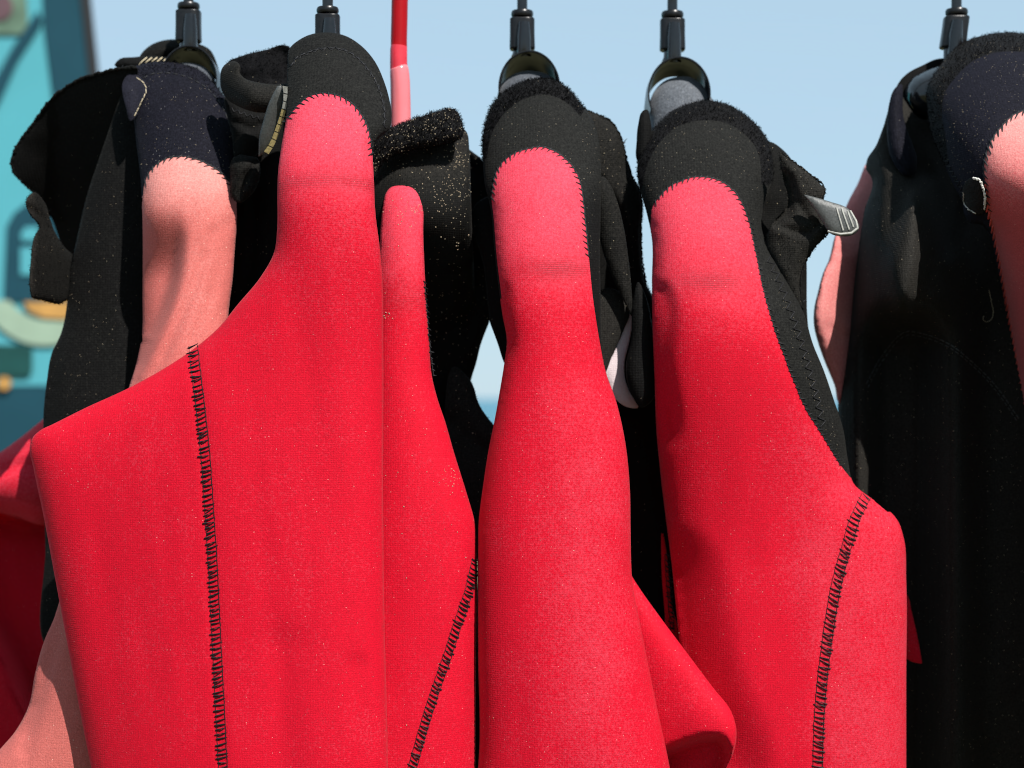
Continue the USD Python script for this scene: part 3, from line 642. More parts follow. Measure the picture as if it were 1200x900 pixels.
    a, c = resample(sm(e0, closed=False), 9.5), resample(sm(e1, closed=False), 9.5); n = min(len(a), len(c)); a, c = resample(a, 9.0)[:n], resample(c, 9.0)[:n]
    for i in range(n - 1):
        g = 0.06
        qd = np.array([a[i] + (a[i+1] - a[i]) * g, c[i] + (c[i+1] - c[i]) * g, c[i+1] - (c[i+1] - c[i]) * g, a[i+1] - (a[i+1] - a[i]) * g])
        y = 0.008 + 0.0004 * (qd[:, 1] - 100)
        f, k = P(qd[:, 0], qd[:, 1], y), P(qd[:, 0], qd[:, 1], y + 0.012)
        hull = trimesh.convex.convex_hull(np.vstack([f, k]))
        put_mesh(tb, 'ridge', hull, 'pale_rubber' if i < 3 else 'sandy_rubber', False)
    grains(h, [(b, poly([(330, 110), (440, 110), (450, 400), (300, 400)]), 60)], 21, size=(0.0002, 0.0004))
suit_b()

# ------------------------------------------------------------------ suit C: narrow red sleeve, sandy cuff
def suit_c():
    h = thing('wetsuit', 'sandy black wetsuit with narrow red sleeve hanging on the red hanger', 'wetsuit', P(500, 130, 0.1), SUITS)
    cuff_y = lambda x, y: 0.055 + 0.0005 * (200 - y)
    out = [(436, 196), (440, 178), (455, 172), (480, 166), (510, 152), (535, 148), (545, 152), (550, 175), (551, 200), (553, 260), (556, 330), (558, 400), (556, 430), (551, 450), (551, 520), (548, 600), (560, 690), (575, 800), (580, 1010, 1), (400, 1010, 1), (415, 800), (420, 600), (425, 400), (430, 260)]
    bd = Piece(out, lambda x, y: slope(0.085, 140, 260, 0.06, 0.0)(x, y) + 0.16 * smooth01((y - 225) / 190), tf=0.045, tb=0.14, rim=45, sp=7, disp=[fnoise(50, 0.008, 9, 3), crease([(520, 180), (536, 240), (540, 330)], 10, 0.006), crease([(525, 310), (545, 306), (556, 296)], 4, 0.006)])
    panel(h, bd, 'shoulder_panel', 'dusty_black_knit', fade_and_light=lambda x, y: 0.7 * smooth01((230 - y) / 40))  # greyer upper part: sunlight painted into the black
    arch = [(449, 240), (451, 229), (457, 220), (469, 217), (482, 218), (492, 227), (495, 238), (496, 275), (498, 324), (500, 360), (503, 400), (506, 440), (512, 465), (522, 495), (532, 530), (542, 562), (549, 585), (556, 610), (558.5, 650), (558, 760), (557, 900), (557, 1010, 1), (380, 1010, 1), (410, 700), (436, 400), (444, 310)]
    seam = [(558, 655), (550, 690), (535, 735), (522, 775), (508, 815), (497, 850), (483, 900), (470, 960)]
    sl = Piece(arch, slope(0.035, 217, 330, 0.04, 0.0), tf=0.045, tb=0.05, rim=50, sp=6, disp=[crease(seam, 7, 0.0022), fnoise(80, 0.004, 6, 2), crease([(450, 345), (475, 338), (500, 350)], 12, 0.0016)])
    panel(h, sl, 'sleeve', 'red_knit', fade_and_light=lambda x, y: 0.62 * smooth01((400 - y) / 170), stain=lambda x, y: 0.22 * np.exp(-((y - 352) / 16) ** 2) + 0.1 * np.exp(-((y - 300) / 30) ** 2), label='narrow red sleeve with sand stuck to it')
    overlock(h, sl, seam, 10, 5.4, side=1)
    run = [(497, 330), (500, 362), (504, 410), (508, 440)]
    teeth(h, sl, run, 3, 7, side=-1, r=0.0006)
    band = Piece([(434, 203), (434, 184), (437, 172), (447, 156), (470, 145), (495, 136), (515, 130), (527, 127), (535, 130), (540, 140), (543, 152), (540, 161), (528, 167), (502, 172), (477, 177), (457, 185), (444, 196), (438, 210)], y0=lambda x, y: 0.075 + 0.0003 * (180 - y), tf=0.016, tb=0.03, rim=12, sp=3.5, disp=[fnoise(5, 0.0022, 10)])
    panel(h, band, 'cuff_band', 'loop_pile', fade_and_light=lambda x, y: 0.6 + 0 * x, label='fuzzy black band full of sand')
    fuzz(h, band, band.pg, 2600, 0.0030, 'loop_pile', 15, 0.25)
    mass = Piece([(545, 172), (555, 179), (566, 188), (569, 210), (575, 246), (590, 300), (592, 340), (582, 372), (574, 376, 1), (564, 402), (556, 432), (548, 450), (520, 440), (520, 200)], y0=0.22, tf=0.02, tb=0.08, rim=22, sp=5, disp=[fnoise(24, 0.008, 12, 2), crease([(540, 312), (560, 302), (575, 285)], 4, 0.008), recess([(540, 180), (556, 190), (560, 250), (545, 255)], 0.015, 5)])
    panel(h, mass, 'back_panel', 'dusty_black_knit', fade_and_light=lambda x, y: 0.8 * np.exp(-((x - 557) / 12) ** 2 - ((y - 275) / 25) ** 2))
    fl = Piece([(535, 430), (552, 447), (562, 475), (572, 490), (580, 500), (590, 540), (580, 660), (530, 640), (520, 500)], y0=lambda x, y: 0.17 - 0.0002 * (y - 440), tf=0.012, tb=0.05, rim=14, sp=5, disp=[crease([(530, 495), (555, 520), (580, 532)], 14, 0.012), fnoise(20, 0.003, 13)])
    panel(h, fl, 'hem_flap', 'dusty_black_knit', fade_and_light=lambda x, y: 0.8 + 0 * x)
    fuzz(h, fl, fl.pg, 200, 0.002, 'loop_pile', 16, 1.2)
    grains(h, [(band, band.pg, 360), (bd, (534, 190, 9), 90), (bd, (530, 225, 12), 90), (bd, (545, 160, 10), 60), (bd, poly([(440, 180), (545, 170), (550, 420), (510, 420), (498, 240)]), 420), (mass, mass.pg, 200), (sl, (490, 243, 3.5), 35), (sl, (467, 250, 10), 40), (sl, (452, 370, 3.5), 24),
               (sl, (536, 565, 14), 60), (sl, poly([(450, 230), (495, 235), (560, 650), (455, 890)]), 160), (fl, fl.pg, 60)], 31, size=(0.0003, 0.0008))
suit_c()

# ------------------------------------------------------------------ suit D: straight red sleeve in the middle
def suit_d():
    h = thing('wetsuit', 'red wetsuit in the middle with straight sleeve under a fuzzy collar', 'wetsuit', P(625, 95, 0.05), SUITS)
    arch = [(588, 350), (582, 300), (578, 250), (576, 232), (578, 215), (582, 200), (590, 189), (602, 180), (620, 174), (635, 172), (650, 177), (665, 188), (675, 201), (681, 218), (684, 240), (687, 270), (690, 300), (695, 350), (701, 390), (708, 430)]
    out = [(568, 215), (566, 190), (566, 160), (570, 140), (576, 125), (585, 113), (600, 102), (615, 95), (632, 92), (652, 95), (667, 105), (680, 121), (692, 136), (701, 160), (704, 190), (704, 240), (703, 300), (704, 350), (705, 400), (709, 432), (722, 470), (733, 520), (738, 570), (739, 620), (741, 680), (752, 740), (768, 820), (785, 900), (800, 1010, 1), (540, 1010, 1), (560, 900), (560, 760), (560, 650), (561, 610), (566, 570), (572, 530), (580, 490), (585, 462), (591, 425), (594, 400), (589, 370), (584, 335), (579, 290), (575, 245)]
    rimline = [(571, 185), (574, 165), (582, 145), (596, 128), (612, 117), (632, 111), (650, 113), (666, 122), (680, 136)]
    b = Piece(out, slope(0.03, 92, 330, 0.13, 0.0), tf=0.062, tb=0.06, rim=62, sp=6, lines=[arch, rimline],
              disp=[crease(arch[2:-2], 2.6, 0.0014), crease(rimline, 2.6, 0.0022), fnoise(120, 0.006, 14, 3), fnoise(40, 0.0020, 45, 6, 0.1), crease([(590, 335), (625, 322), (665, 318), (695, 330)], 22, 0.002), recess([(570, 330), (592, 335), (596, 370), (595, 420), (575, 440)], 0.007, 8), fnoise(6, 0.0012, 3) if False else (lambda x, y: 0 * x)])
    sl = Polygon(sm(arch, closed=False).tolist() + [(900, 430), (900, 1200), (400, 1200), (400, 420)]).buffer(0)
    bind = Polygon(sm(rimline, closed=False).tolist() + [(690, 118), (650, 80), (590, 80), (550, 120), (550, 190)]).buffer(0)
    panel(h, b, 'sleeve', 'red_knit', sl, fade_and_light=lambda x, y: 0.72 * smooth01((440 - y) / 250) + 0.22 * np.exp(-((x - 690) / 60) ** 2) * smooth01((y - 380) / 100),  # right flank paler: its sunlit side is painted into the colour
          stain=lambda x, y: 0.42 * np.exp(-((y - 316 + 0.0016 * (x - 650) ** 2) / 13) ** 2) * np.exp(-((x - 655) / 42) ** 2), label='red sleeve, faded and painted sunlit at the shoulder with a grubby band below')
    panel(h, b, 'shoulder_panel', 'black_knit', None, (sl, bind), fade_and_light=lambda x, y: 0.7 * smooth01((260 - y) / 60))
    panel(h, b, 'collar_binding', 'loop_pile', bind, (sl,), fade_and_light=lambda x, y: 0.4 + 0 * x)
    fuzz(h, b, bind.intersection(b.pg), 2200, 0.0030, 'loop_pile', 17, 0.3)
    teeth(h, b, arch[3:-3], 4, 7.0, side=1, lean=-0.9, r=0.0007)
    flap = Piece([(725, 640), (741, 676), (750, 690), (775, 725), (805, 765), (835, 805), (858, 836), (863, 855), (860, 880), (848, 905), (800, 960), (740, 960), (715, 800)], y0=lambda x, y: 0.096 - 0.0005 * (x - 740), tf=0.035, tb=0.05, rim=24, sp=6,
                 disp=[recess([(728, 912), (742, 901), (770, 886), (800, 873), (828, 866), (846, 868), (852, 880), (842, 915), (800, 990), (720, 990)], 0.038, 6), fnoise(60, 0.003, 15)])
    panel(h, flap, 'rear_flap', 'red_knit', label='red rear flap folded under at its corner')
    lb = Piece([(562, 235), (572, 230), (590, 300), (605, 420), (604, 445), (592, 428), (583, 402), (574, 378, 1), (568, 320)], y0=0.13, tf=0.012, tb=0.05, rim=12, sp=5)
    panel(h, lb, 'side_panel', 'black_knit')
    bk = Piece([(670, 122), (692, 131), (700, 134), (715, 142), (726, 157), (733, 180), (740, 205), (750, 224), (753, 240), (751, 270), (752, 300), (757, 332), (766, 350), (775, 470), (790, 600), (806, 650), (815, 900), (720, 900), (690, 560), (650, 300)], y0=lambda x, y: 0.17 + 0.0001 * (y - 120), tf=0.03, tb=0.12, rim=34, sp=7,
               disp=[fnoise(40, 0.006, 16, 2), recess([(698, 210), (722, 240), (738, 340), (745, 470), (720, 480), (700, 400)], 0.02, 6)])
    panel(h, bk, 'back_panel', 'dusty_black_knit', fade_and_light=lambda x, y: 0.5 * smooth01((300 - y) / 80))  # top painted greyer to look lit
    fuzz(h, bk, bk.pg.intersection(Polygon([(680, 110), (770, 110), (770, 350), (680, 350)])), 300, 0.0022, 'loop_pile', 18, 1.6)
    edge_bead(h, bk, [(684, 127), (692, 131), (700, 134), (715, 142), (726, 157), (733, 180), (740, 205), (750, 224), (752, 242), (751, 270), (752, 300), (757, 332)], 0.0014, 9)
    st = Piece([(700, 210), (706, 206), (714, 214), (722, 232), (730, 262), (736, 300), (740, 340), (741, 372), (732, 355), (720, 330), (708, 300), (700, 260)], y0=0.10, tf=0.010, tb=0.01, rim=9, sp=4)
    panel(h, st, 'collar_strap', 'dusty_black_knit', fade_and_light=lambda x, y: 0.4 + 0 * x)
    gp = Piece([(698, 345), (704, 340), (714, 337), (727, 343), (736, 355), (738, 367), (730, 388), (719, 412), (706, 440), (690, 420)], y0=0.12, tf=0.008, tb=0.01, rim=9, sp=4)
    panel(h, gp, 'collar_patch', 'dusty_black_knit', fade_and_light=lambda x, y: 1.0 + 0 * x)
    ws = Piece([(742, 352), (741, 380), (737, 402), (732, 424), (732, 442), (737, 458), (748, 478), (732, 476), (720, 466), (712, 446), (708, 436), (718, 416), (724, 402), (730, 388), (737, 364)], y0=lambda x, y: 0.125 + 0.0002 * (x - 720), tf=0.004, tb=0.008, rim=7, sp=3.5)
    panel(h, ws, 'lining_strip', 'white_lining', label='pale lining strip inside the collar')
    rl = Piece([(742, 350), (748, 330), (756, 345), (764, 380), (768, 440), (764, 470), (752, 478), (740, 462), (734, 442), (734, 424), (739, 402)], y0=0.10, tf=0.014, tb=0.02, rim=10, sp=4)
    panel(h, rl, 'collar_roll', 'black_knit')
    gl = Piece([(583, 118), (588, 98), (600, 88), (618, 83), (636, 85), (649, 92), (656, 104), (652, 124), (620, 130)], y0=0.235, tf=0.03, tb=0.03, rim=20, sp=4, disp=[fnoise(5, 0.0012, 19)])
    panel(h, gl, 'grey_lining', 'grey_lining', fade_and_light=lambda x, y: 0.3 + 0 * x)
    grains(h, [(b, poly([(580, 125), (690, 140), (695, 300), (580, 220)]), 180), (bk, poly([(690, 135), (750, 230), (740, 330), (700, 300)]), 100), (b, poly([(565, 600), (730, 600), (760, 890), (565, 890)]), 70)], 41, size=(0.0002, 0.00045))
suit_d()

# ------------------------------------------------------------------ suit E: wide red sleeve, grey lining in the hanger arch
def suit_e():
    h = thing('wetsuit', 'red wetsuit with wide sleeve, dark side strip and loose zip pull', 'wetsuit', P(830, 120, 0.1), SUITS)
    arch = [(763, 480), (763, 340), (763, 258), (764, 245), (768, 236), (777, 225), (787, 217), (800, 211), (816, 207), (832, 208), (848, 214), (861, 225), (870, 239), (878, 260), (887, 302), (896, 344), (908, 386), (920, 419), (935, 458), (942, 474), (962, 507), (985, 545), (1005, 569), (1020, 583), (1040, 600)]
    out = [(764, 330), (764, 280), (758, 250), (751, 225), (747, 205), (750, 180), (757, 164), (770, 147), (787, 131), (807, 122), (825, 118), (840, 119), (860, 126), (875, 136), (890, 150), (900, 166), (905, 182), (905, 210), (895, 240), (892, 262), (900, 290), (912, 312), (928, 340), (941, 365), (953, 404), (965, 433), (977, 468), (988, 502), (994, 541), (1000, 566), (1020, 583), (1038, 595), (1052, 610), (1059, 630), (1062, 680), (1062, 800), (1062, 1010, 1), (815, 1010, 1), (808, 880), (800, 790), (794, 730), (787, 660), (780, 605), (774, 555), (769, 500), (767, 440), (765, 390)]
    rimline = [(752, 222), (760, 190), (775, 165), (795, 148), (815, 142), (835, 141), (855, 146), (872, 157), (885, 172), (891, 190), (892, 215)]
    seam = [(1015, 580), (1003, 605), (992, 640), (980, 685), (972, 730), (966, 775), (961, 820), (959, 860), (957, 960)]
    b = Piece(out, slope(0.068, 118, 345, 0.11, 0.04), tf=0.065, tb=0.08, rim=62, sp=6, lines=[arch, rimline],
              disp=[crease(arch[3:-2], 2.6, 0.0016), crease(rimline, 3, 0.003), crease(seam, 7, 0.0022), fnoise(120, 0.006, 21, 3), fnoise(42, 0.0022, 46, 6, 0.15), crease([(785, 345), (810, 328), (850, 325), (885, 345)], 22, 0.002),
                    recess([(750, 340), (780, 335), (787, 350), (784, 420), (788, 520), (760, 540)], 0.008, 9),
                    recess([(760, 640), (800, 640), (845, 780), (885, 910), (700, 920)], 0.014, 30)])
    sl = Polygon(sm(arch, closed=False).tolist() + [(1100, 600), (1100, 1200), (700, 1200), (700, 480)]).buffer(0)
    bind = Polygon(sm(rimline, closed=False).tolist() + [(930, 215), (920, 150), (850, 90), (780, 100), (730, 160), (730, 225)]).buffer(0)
    panel(h, b, 'sleeve', 'red_knit', sl, fade_and_light=lambda x, y: 0.70 * smooth01((455 - y) / 260) + 0.24 * smooth01((x - 880 - (y - 500) * 0.12) / 70) * smooth01((y - 420) / 120),  # paler towards the right: sunlight painted into the cloth colour
          stain=lambda x, y: 0.40 * np.exp(-((y - 330 + 0.0012 * (x - 830) ** 2) / 14) ** 2) * np.exp(-((x - 835) / 40) ** 2), label='wide red sleeve, faded and painted sunlit at the shoulder')
    panel(h, b, 'shoulder_panel', 'black_knit', None, (sl, bind), fade_and_light=lambda x, y: 0.7 + 0 * x)
    panel(h, b, 'collar_binding', 'loop_pile', bind, (sl,), fade_and_light=lambda x, y: 0.4 + 0 * x)
    fuzz(h, b, bind.intersection(b.pg), 2000, 0.0026, 'loop_pile', 22, 0.3)
    overlock(h, b, seam, 12, 5.8, side=1)
    teeth(h, b, arch[4:14], 4, 7.0, side=1, lean=-0.9, r=0.0007)
    teeth(h, b, arch[13:-3], 4, 7, side=-1, lean=0.6, r=0.0006)
    zigzag(h, b, [(900, 300), (915, 335), (932, 380), (946, 425), (958, 470), (965, 500)], 8, 6, r=0.0008)
    bk = Piece([(880, 170), (903, 166), (917, 175), (929, 189), (940, 215), (945, 300), (950, 400), (962, 440), (972, 480), (955, 520), (900, 400), (870, 280)], y0=0.16, tf=0.02, tb=0.12, rim=20, sp=6, disp=[fnoise(22, 0.008, 23, 1.5)])
    panel(h, bk, 'back_panel', 'dusty_black_knit')
    fl = Piece([(915, 178), (929, 189), (950, 205), (968, 222, 1), (965, 233, 1), (960, 245), (972, 270, 1), (953, 293), (941, 311), (937, 330), (942, 366, 1), (925, 345), (908, 310), (898, 280), (905, 262), (922, 240), (918, 210)], y0=lambda x, y: 0.09 - 0.0002 * (x - 900), tf=0.012, tb=0.012, rim=9, sp=4,
               disp=[crease([(910, 262), (928, 270), (948, 272), (962, 262)], 4, 0.004), crease([(930, 222), (940, 245), (950, 262)], 4, 0.004), fnoise(15, 0.003, 24), recess([(905, 200), (925, 205), (922, 255), (900, 262)], 0.01, 5)])
    panel(h, fl, 'collar_flap', 'dusty_black_knit', fade_and_light=lambda x, y: 0.8 + 0 * x)
    fuzz(h, fl, fl.pg, 260, 0.0022, 'loop_pile', 25, 1.2)
    edge_bead(h, fl, [(916, 179), (929, 189), (950, 205), (967, 222), (964, 233), (960, 245), (971, 270), (953, 292), (942, 311), (938, 330), (941, 362)], 0.0013, 8)
    tg = Piece([(942, 228, 1), (955, 231), (975, 237), (990, 242), (996, 246, 1), (1002, 256), (1007, 264), (1006, 270), (1000, 275), (985, 277), (972, 273), (966, 264), (955, 246)], y0=lambda x, y: 0.055 - 0.0001 * (x - 940), tf=0.006, tb=0.007, rim=5, sp=3)
    t = panel(h, tg, 'zip_pull', 'grey_rubber', label='dark rubber zip pull with three pale bars')
    lip = tube(tg.at(np.array([[970, 271], [985, 274.5], [998, 273], [1005, 267], [1003, 259], [996, 247]]), 0.0005), 0.0016, 8)
    put_mesh(t, 'pale_rim', lip, 'pale_rubber', 60)
    for p0, p1 in (((980, 243), (988, 270)), ((986, 244), (995, 269)), ((993, 247), (1000, 266))):
        put_mesh(t, 'printed_bar', tube(tg.at(resample(np.array([p0, p1], float), 5), 0.0001), 0.0011, 6), 'pale_rubber', 60)
    gl = Piece([(759, 150), (760, 125), (768, 105), (780, 94), (795, 90), (808, 90), (820, 97), (831, 110), (838, 122), (850, 150), (840, 190), (765, 200)], y0=0.265, tf=0.04, tb=0.03, rim=26, sp=4, disp=[fnoise(5, 0.0010, 26)])
    panel(h, gl, 'grey_lining', 'grey_lining', fade_and_light=lambda x, y: 0.8 + 0 * x, label='sparkling grey lining of the far shoulder')
    sv = Piece([(748, 190), (746, 165), (748, 145), (753, 130), (758, 128), (762, 140), (764, 165), (758, 195)], y0=0.15, tf=0.01, tb=0.02, rim=8, sp=4)
    panel(h, sv, 'back_sliver', 'black_knit')
    ins = Piece([(776, 620), (780, 640), (786, 700), (795, 800), (785, 800), (779, 720), (775, 660)], y0=0.155, tf=0.004, tb=0.01, rim=6, sp=4)
    panel(h, ins, 'inner_edge', 'red_knit')
    overlock(h, ins, [(781, 650), (784, 690), (788, 740)], 5, 6, name='inner_stitch')
    tag = Piece([(1045, 690), (1063, 697), (1068, 715), (1075, 745), (1081, 778, 1), (1070, 776), (1056, 768), (1040, 760)], y0=0.17, tf=0.003, tb=0.004, rim=5, sp=4)
    panel(h, tag, 'rear_corner', 'red_knit')
    grains(h, [(b, poly([(770, 150), (885, 170), (890, 220), (760, 220)]), 160), (b, poly([(905, 320), (950, 420), (990, 550), (940, 440)]), 120), (fl, fl.pg, 40), (b, poly([(790, 400), (1050, 620), (1050, 890), (830, 890)]), 90)], 51, size=(0.0002, 0.00045))
suit_e()

# ------------------------------------------------------------------ suit F: black torso, pink sleeve at the right edge
def suit_f():
    h = thing('wetsuit', 'black wetsuit at the right edge with navy shoulder and pink sleeve', 'wetsuit', P(1120, 60, 0.2), SUITS)
    tor = Piece([(1050, 104), (1045, 115), (1042, 125), (1035, 150), (1026, 172), (1017, 185), (1016, 200), (1022, 205), (1014, 247), (1010, 275), (1005, 312), (999, 362), (994, 400), (990, 425), (984, 470), (985, 560), (1000, 700), (1010, 1010, 1), (1420, 1010, 1), (1420, 300), (1300, 140), (1180, 110), (1110, 130), (1080, 140), (1062, 120)],
                lambda x, y: slope(0.175, 100, 300, 0.06, 0.0)(x, y) + 0.12 * smooth01((x - 1075) / 90) + 0.08 * smooth01((1040 - x) / 50) + 0.15 * smooth01((y - 345) / 70) * smooth01((1130 - x) / 60) * smooth01((x - 1000) / 40), tf=0.10, tb=0.16, rim=140, sp=8, disp=[fnoise(90, 0.014, 27, 4), crease([(1030, 130), (1045, 170), (1075, 205)], 12, 0.018), recess([(1062, 120), (1100, 140), (1130, 230), (1110, 300), (1085, 215), (1070, 190)], 0.03, 10), recess([(1070, 228), (1082, 290), (1076, 330), (1058, 368), (1040, 322), (1056, 262)], -0.05, 13),
                         crease([(1020, 440), (1045, 408), (1065, 388), (1095, 395), (1130, 415), (1165, 450), (1195, 490)], 4, 0.004)])
    panel(h, tor, 'torso', 'dusty_black_knit', fade_and_light=lambda x, y: 1.0 + 0 * x)
    running(h, tor, [(1015, 450), (1035, 415), (1062, 389), (1085, 392), (1110, 402), (1140, 425), (1165, 450), (1195, 492)], 5, 2.0, 'grey_thread', 0.0009, 'yoke_stitch')
    running(h, tor, [(1017, 454), (1037, 419), (1063, 393), (1085, 396), (1110, 406), (1140, 429), (1164, 454), (1193, 495)], 4, 3.0, 'grey_thread', 0.0007, 'yoke_stitch')
    roll = Piece([(1049, 103), (1056, 98), (1058, 115), (1058, 132), (1062, 150), (1070, 170), (1075, 190), (1070, 206), (1060, 206), (1050, 195), (1043, 180), (1040, 160), (1040, 140), (1042, 122)], y0=lambda x, y: 0.21 - 0.0004 * (y - 100), tf=0.020, tb=0.02, rim=12, sp=4)
    panel(h, roll, 'collar_roll', 'navy_knit', fade_and_light=lambda x, y: 0.3 + 0 * x)
    bk = Piece([(1049, 106), (1055, 94), (1066, 84), (1080, 77), (1098, 69), (1120, 70), (1130, 110), (1110, 180), (1080, 190), (1060, 140)], y0=0.25, tf=0.004, tb=0.02, rim=8, sp=5)
    panel(h, bk, 'back_collar', 'black_knit')
    arch = [(1215, 124), (1200, 129), (1186, 136), (1174, 148), (1163, 162), (1157, 176), (1153, 194), (1154, 219), (1157, 244), (1162, 265), (1170, 302), (1177, 340), (1184, 382), (1190, 417), (1196, 455), (1205, 510), (1212, 560)]
    out = [(1091, 152), (1087, 125), (1087, 103), (1096, 86), (1112, 64), (1133, 48), (1155, 41), (1177, 38), (1200, 39), (1235, 45), (1270, 65), (1300, 105), (1318, 160), (1325, 240), (1330, 330), (1345, 500), (1360, 1010, 1), (1245, 1010, 1), (1225, 700), (1208, 530), (1196, 455), (1189, 417), (1183, 382), (1176, 340), (1168, 302), (1160, 272), (1150, 262), (1140, 262), (1131, 252), (1129, 235), (1120, 219), (1107, 191), (1101, 178)]
    rimline = [(1112, 192), (1108, 160), (1104, 130), (1107, 110), (1121, 89), (1143, 70), (1165, 62), (1200, 61), (1240, 68), (1285, 105), (1305, 160)]
    b = Piece(out, slope(0.10, 38, 200, 0.12, 0.12), tf=0.15, tb=0.06, rim=90, sp=6, lines=[arch, rimline], disp=[crease(arch[1:-2], 2.6, 0.0016), crease(rimline, 3, 0.0025), fnoise(110, 0.005, 28, 3)])
    sl = Polygon(sm(arch, closed=False).tolist() + [(1240, 1200), (1600, 1200), (1600, 124)]).buffer(0)
    bind = Polygon(sm(rimline, closed=False).tolist() + [(1340, 160), (1300, 40), (1200, 0), (1100, 20), (1060, 120), (1080, 200)]).buffer(0)
    panel(h, b, 'sleeve', 'pink_knit', sl, fade_and_light=lambda x, y: 0.8 * smooth01((260 - y) / 130), label='pink sleeve cut by the shadow')  # paler top: the sunlit part of the sleeve is painted in
    panel(h, b, 'shoulder_panel', 'navy_knit', None, (sl, bind), fade_and_light=lambda x, y: 0.5 + 0 * x, label='navy shoulder panel')
    panel(h, b, 'collar_binding', 'loop_pile', bind, (sl,), fade_and_light=lambda x, y: 0.5 + 0 * x)
    fuzz(h, b, bind.intersection(b.pg).intersection(Polygon([(1060, 0), (1215, 0), (1215, 300), (1060, 300)])), 1800, 0.0026, 'loop_pile', 29, 0.2)
    teeth(h, b, arch[1:9], 4.5, 8, side=-1, lean=1.1, r=0.0008)
    d, td, nd = frame_along(arch[7:16], 8.5); out = []
    for i in range(len(d)):
        q = np.linspace(-1, 1, 5)[:, None]; out.append(tube(b.at(d[i] + (td[i] * 3.6 + nd[i] * 1.5) * q, 0.0006 + 0.0008 * (1 - q[:, 0] ** 2)), 0.0013, 6))
    put_mesh(h, 'pink_stitch', cat(out), 'pink_thread', True)
    zigzag(h, b, [(1106, 184), (1114, 200), (1122, 214), (1129, 230)], 6, 3.5, 'black_thread', 0.0008)
    lab = Piece([(1128, 222), (1132, 212), (1142, 207), (1149, 209), (1154, 220), (1156, 240), (1154, 248), (1146, 252), (1137, 249), (1130, 242)], y0=lambda x, y: b.at(np.stack([x, y], 1))[:, 1] - 0.006, tf=0.006, tb=0.004, rim=7, sp=3)
    lp = panel(h, lab, 'folded_label', 'dusty_black_knit', fade_and_light=lambda x, y: 0.5 + 0 * x, label='small folded label with pale frayed edge')
    for e, r in (([(1141, 209), (1147, 210), (1152, 220), (1154, 236), (1154, 246)], 0.0014), ([(1129, 226), (1130, 238), (1137, 247), (1144, 250)], 0.0008)):
        c = resample(sm(e, closed=False), 1.0); Rl = np.random.default_rng(5)
        put_mesh(lp, 'frayed_edge', tube(lab.at(c + Rl.normal(0, 0.5, c.shape), 0.0004), r * Rl.uniform(0.5, 1.25, len(c)), 6), 'white_print', False)
    arm = Piece([(1020, 185), (1016, 190), (1007, 212), (995, 235), (987, 255), (979, 277), (972, 305), (966, 318), (960, 340), (955, 362), (955, 382), (960, 402), (968, 425), (979, 452), (986, 476), (998, 474), (1008, 425), (1014, 362), (1020, 300), (1027, 247), (1035, 190)], y0=lambda x, y: 0.215 + 0.0016 * (x - 958) + 0.0009 * np.maximum(0, 300 - y) * smooth01((1000 - x) / -40 + 1), tf=0.035, tb=0.05, rim=20, sp=4,
                disp=[recess([(966, 300), (985, 290), (1010, 300), (1005, 380), (985, 372), (972, 350)], 0.005, 7), crease([(975, 385), (990, 398), (1003, 390)], 6, 0.003)])
    panel(h, arm, 'far_sleeve', 'pink_knit', fade_and_light=lambda x, y: 0.55 + 0 * x, label='pink far sleeve showing left of the torso')
    th = sm([(1159, 340), (1162, 355), (1164, 366), (1161, 375), (1155, 377), (1152, 374), (1153, 370)], closed=False, step=1.5)
    put_mesh(h, 'loose_thread', tube(tor.at(th, 0.001), 0.0003, 5), 'pale_thread', True)
    grains(h, [(b, poly([(1110, 60), (1200, 60), (1200, 125), (1155, 180), (1130, 230), (1100, 150)]), 380), (tor, poly([(1030, 230), (1180, 240), (1190, 880), (1060, 880), (1000, 500)]), 900)], 61, size=(0.0002, 0.0005))
suit_f()
# ------------------------------------------------------------------ next suit in the row, just outside the picture
def suit_h():
    h = thing('wetsuit', 'black wetsuit hanging just beyond the right edge', 'wetsuit', P(1330, -60, 0.0), SUITS)
    b = Piece([(1237, 180), (1243, 80), (1265, 20), (1310, -20), (1390, -20), (1440, 60), (1470, 300), (1500, 1010, 1), (1236, 1010, 1), (1236, 600), (1236, 350)], slope(-0.02, -95, 140, 0.04, 0.0), tf=0.08, tb=0.04, rim=60, sp=10)
    panel(h, b, 'torso', 'black_knit')
suit_h()

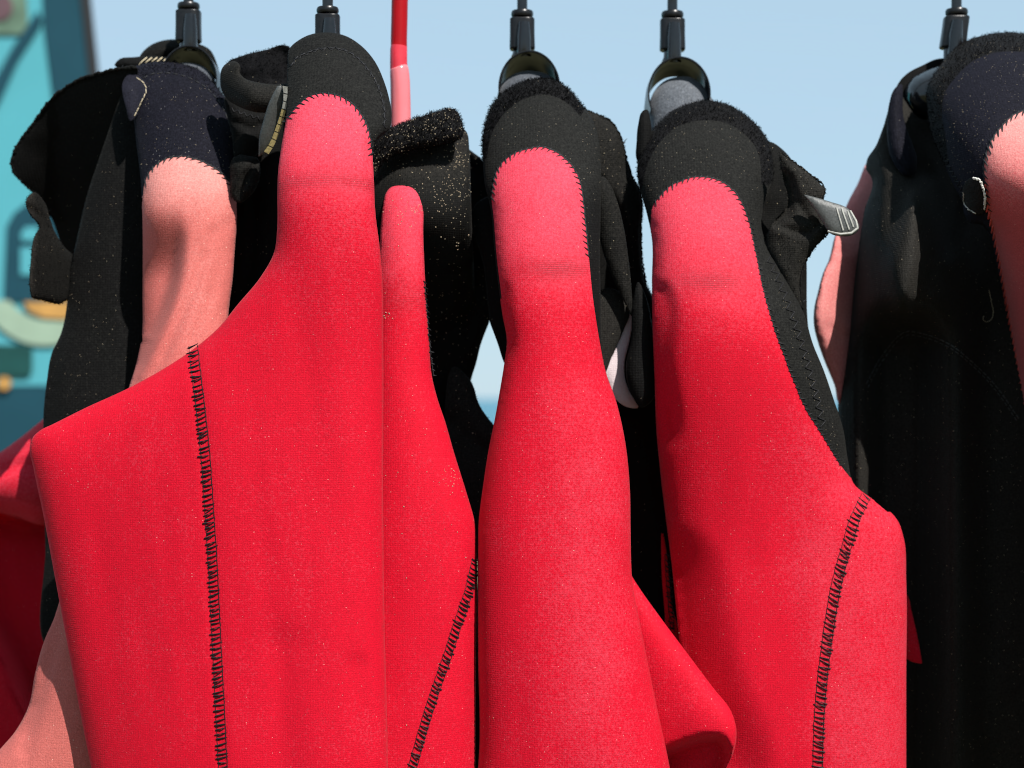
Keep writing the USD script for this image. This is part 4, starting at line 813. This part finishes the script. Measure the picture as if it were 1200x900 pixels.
# ------------------------------------------------------------------ turquoise van behind
def van():
    y = 4.0; s = (D + y) / 2000
    h = thing('van', 'turquoise beach van with dark pillar and painted side, out of focus at left', 'van', (P(0, 900, y)[0], y, 0))
    simple('turquoise_paint', (0.075, 0.32, 0.375), rough=0.4, spec=0.25, noise=0.05, scale=3)
    simple('petrol_paint', (0.011, 0.052, 0.075), rough=0.45, spec=0.15, noise=0.1, scale=5)
    simple('olive_paint', (0.085, 0.15, 0.10), rough=0.5, noise=0.3, scale=12)
    simple('maroon_paint', (0.10, 0.05, 0.06), rough=0.5, noise=0.2, scale=12)
    simple('pale_green_paint', (0.26, 0.36, 0.27), rough=0.5, noise=0.1, scale=12)
    simple('orange_paint', (0.45, 0.24, 0.06), rough=0.5, noise=0.2, scale=12)
    simple('dark_green_paint', (0.006, 0.055, 0.05), rough=0.3, noise=0.2, scale=12)
    simple('black_rubber', (0.006, 0.006, 0.007), rough=0.5)
    def slab(pts, y0, dep):
        g = Polygon(pts).buffer(0); tm = trimesh.creation.extrude_polygon(g, 1.0, engine='earcut'); v = np.array(tm.vertices)
        w = P(v[:, 0], v[:, 1], y0); w[:, 1] = y0 + v[:, 2] * dep; w[:, 0] -= v[:, 2] * dep * 0.34
        tm = trimesh.Trimesh(w, tm.faces, process=False); tm.fix_normals(); return tm
    put_mesh(h, 'body', slab([(-900, -60), (96, -60), (103, 0), (112, 85), (128, 300), (135, 440), (60, 452), (-900, 452)], y, 1.9), 'turquoise_paint', 30)
    put_mesh(h, 'lower_body', slab([(-900, 453), (60, 453), (70, 444), (138, 444), (140, 560), (136, 700), (-900, 700)], y - 0.01, 1.93), 'petrol_paint', 30)
    put_mesh(h, 'rear_pillar', slab([(48, -58), (92, -58), (99, 0), (108, 85), (122, 300), (70, 300), (62, 110), (52, 30)], y - 0.012, 0.03), 'petrol_paint', 30)
    put_mesh(h, 'edge_seal', slab([(87, -59), (99, -59), (107, 0), (116, 85), (132, 300), (120, 300), (104, 85), (95, 0)], y - 0.02, 0.06), 'black_rubber', 30)
    put_mesh(h, 'brace', slab([(44, 12), (50, 24), (22, 68), (2, 112), (-22, 160), (-32, 140), (-8, 96), (14, 56)], y - 0.016, 0.02), 'petrol_paint', 30)
    put_mesh(h, 'painted_square', slab([(-60, -40), (28, -40), (33, 22), (30, 40), (-60, 40)], y - 0.010, 0.02), 'olive_paint', 30)
    put_mesh(h, 'painted_spot', slab(Point(-1, 8).buffer(16).exterior.coords, y - 0.016, 0.02), 'maroon_paint', 30)
    put_mesh(h, 'painted_house', slab([(4, 353), (8, 265), (16, 250), (34, 236), (60, 246), (74, 262), (84, 353)], y - 0.010, 0.02), 'petrol_paint', 30)
    for q in ([(24, 275), (30, 266), (46, 266), (46, 282), (26, 282)], [(24, 290), (42, 290), (42, 322), (24, 322)]):
        put_mesh(h, 'painted_window', slab(q, y - 0.016, 0.02), 'turquoise_paint', 30)
    ring = Point(52, 330).buffer(75).difference(Point(58, 318).buffer(58)).intersection(Polygon([(-60, 352), (140, 352), (140, 430), (-60, 430)]))
    for g in getattr(ring, 'geoms', [ring]): put_mesh(h, 'painted_arc', slab(g.exterior.coords, y - 0.013, 0.02), 'pale_green_paint', 30)
    put_mesh(h, 'painted_sun', slab([(28, 354), (90, 354), (88, 366), (76, 374), (50, 372), (34, 364)], y - 0.020, 0.02), 'orange_paint', 30)
    put_mesh(h, 'window', slab([(-120, 404), (34, 404), (38, 409), (38, 434), (34, 440), (-120, 440)], y - 0.015, 0.02), 'dark_green_paint', 30)
    put_mesh(h, 'lamp', slab(Point(5, 449).buffer(8).exterior.coords, y - 0.03, 0.03), 'orange_paint', 30)
    for wx in (-700, -60):
        c = P(wx, 760, y + 0.1); w = trimesh.creation.cylinder(0.34, 0.22, sections=40); w.apply_transform(trimesh.transformations.rotation_matrix(math.pi / 2, [1, 0, 0])); w.apply_translation([c[0], y + 0.15, 0.30])
        put_mesh(h, 'wheel', w, 'black_rubber', 40)
van()

for pr in stage.GetPrimAtPath('/World').GetChildren(): pr.ClearCustomDataByKey('_base')
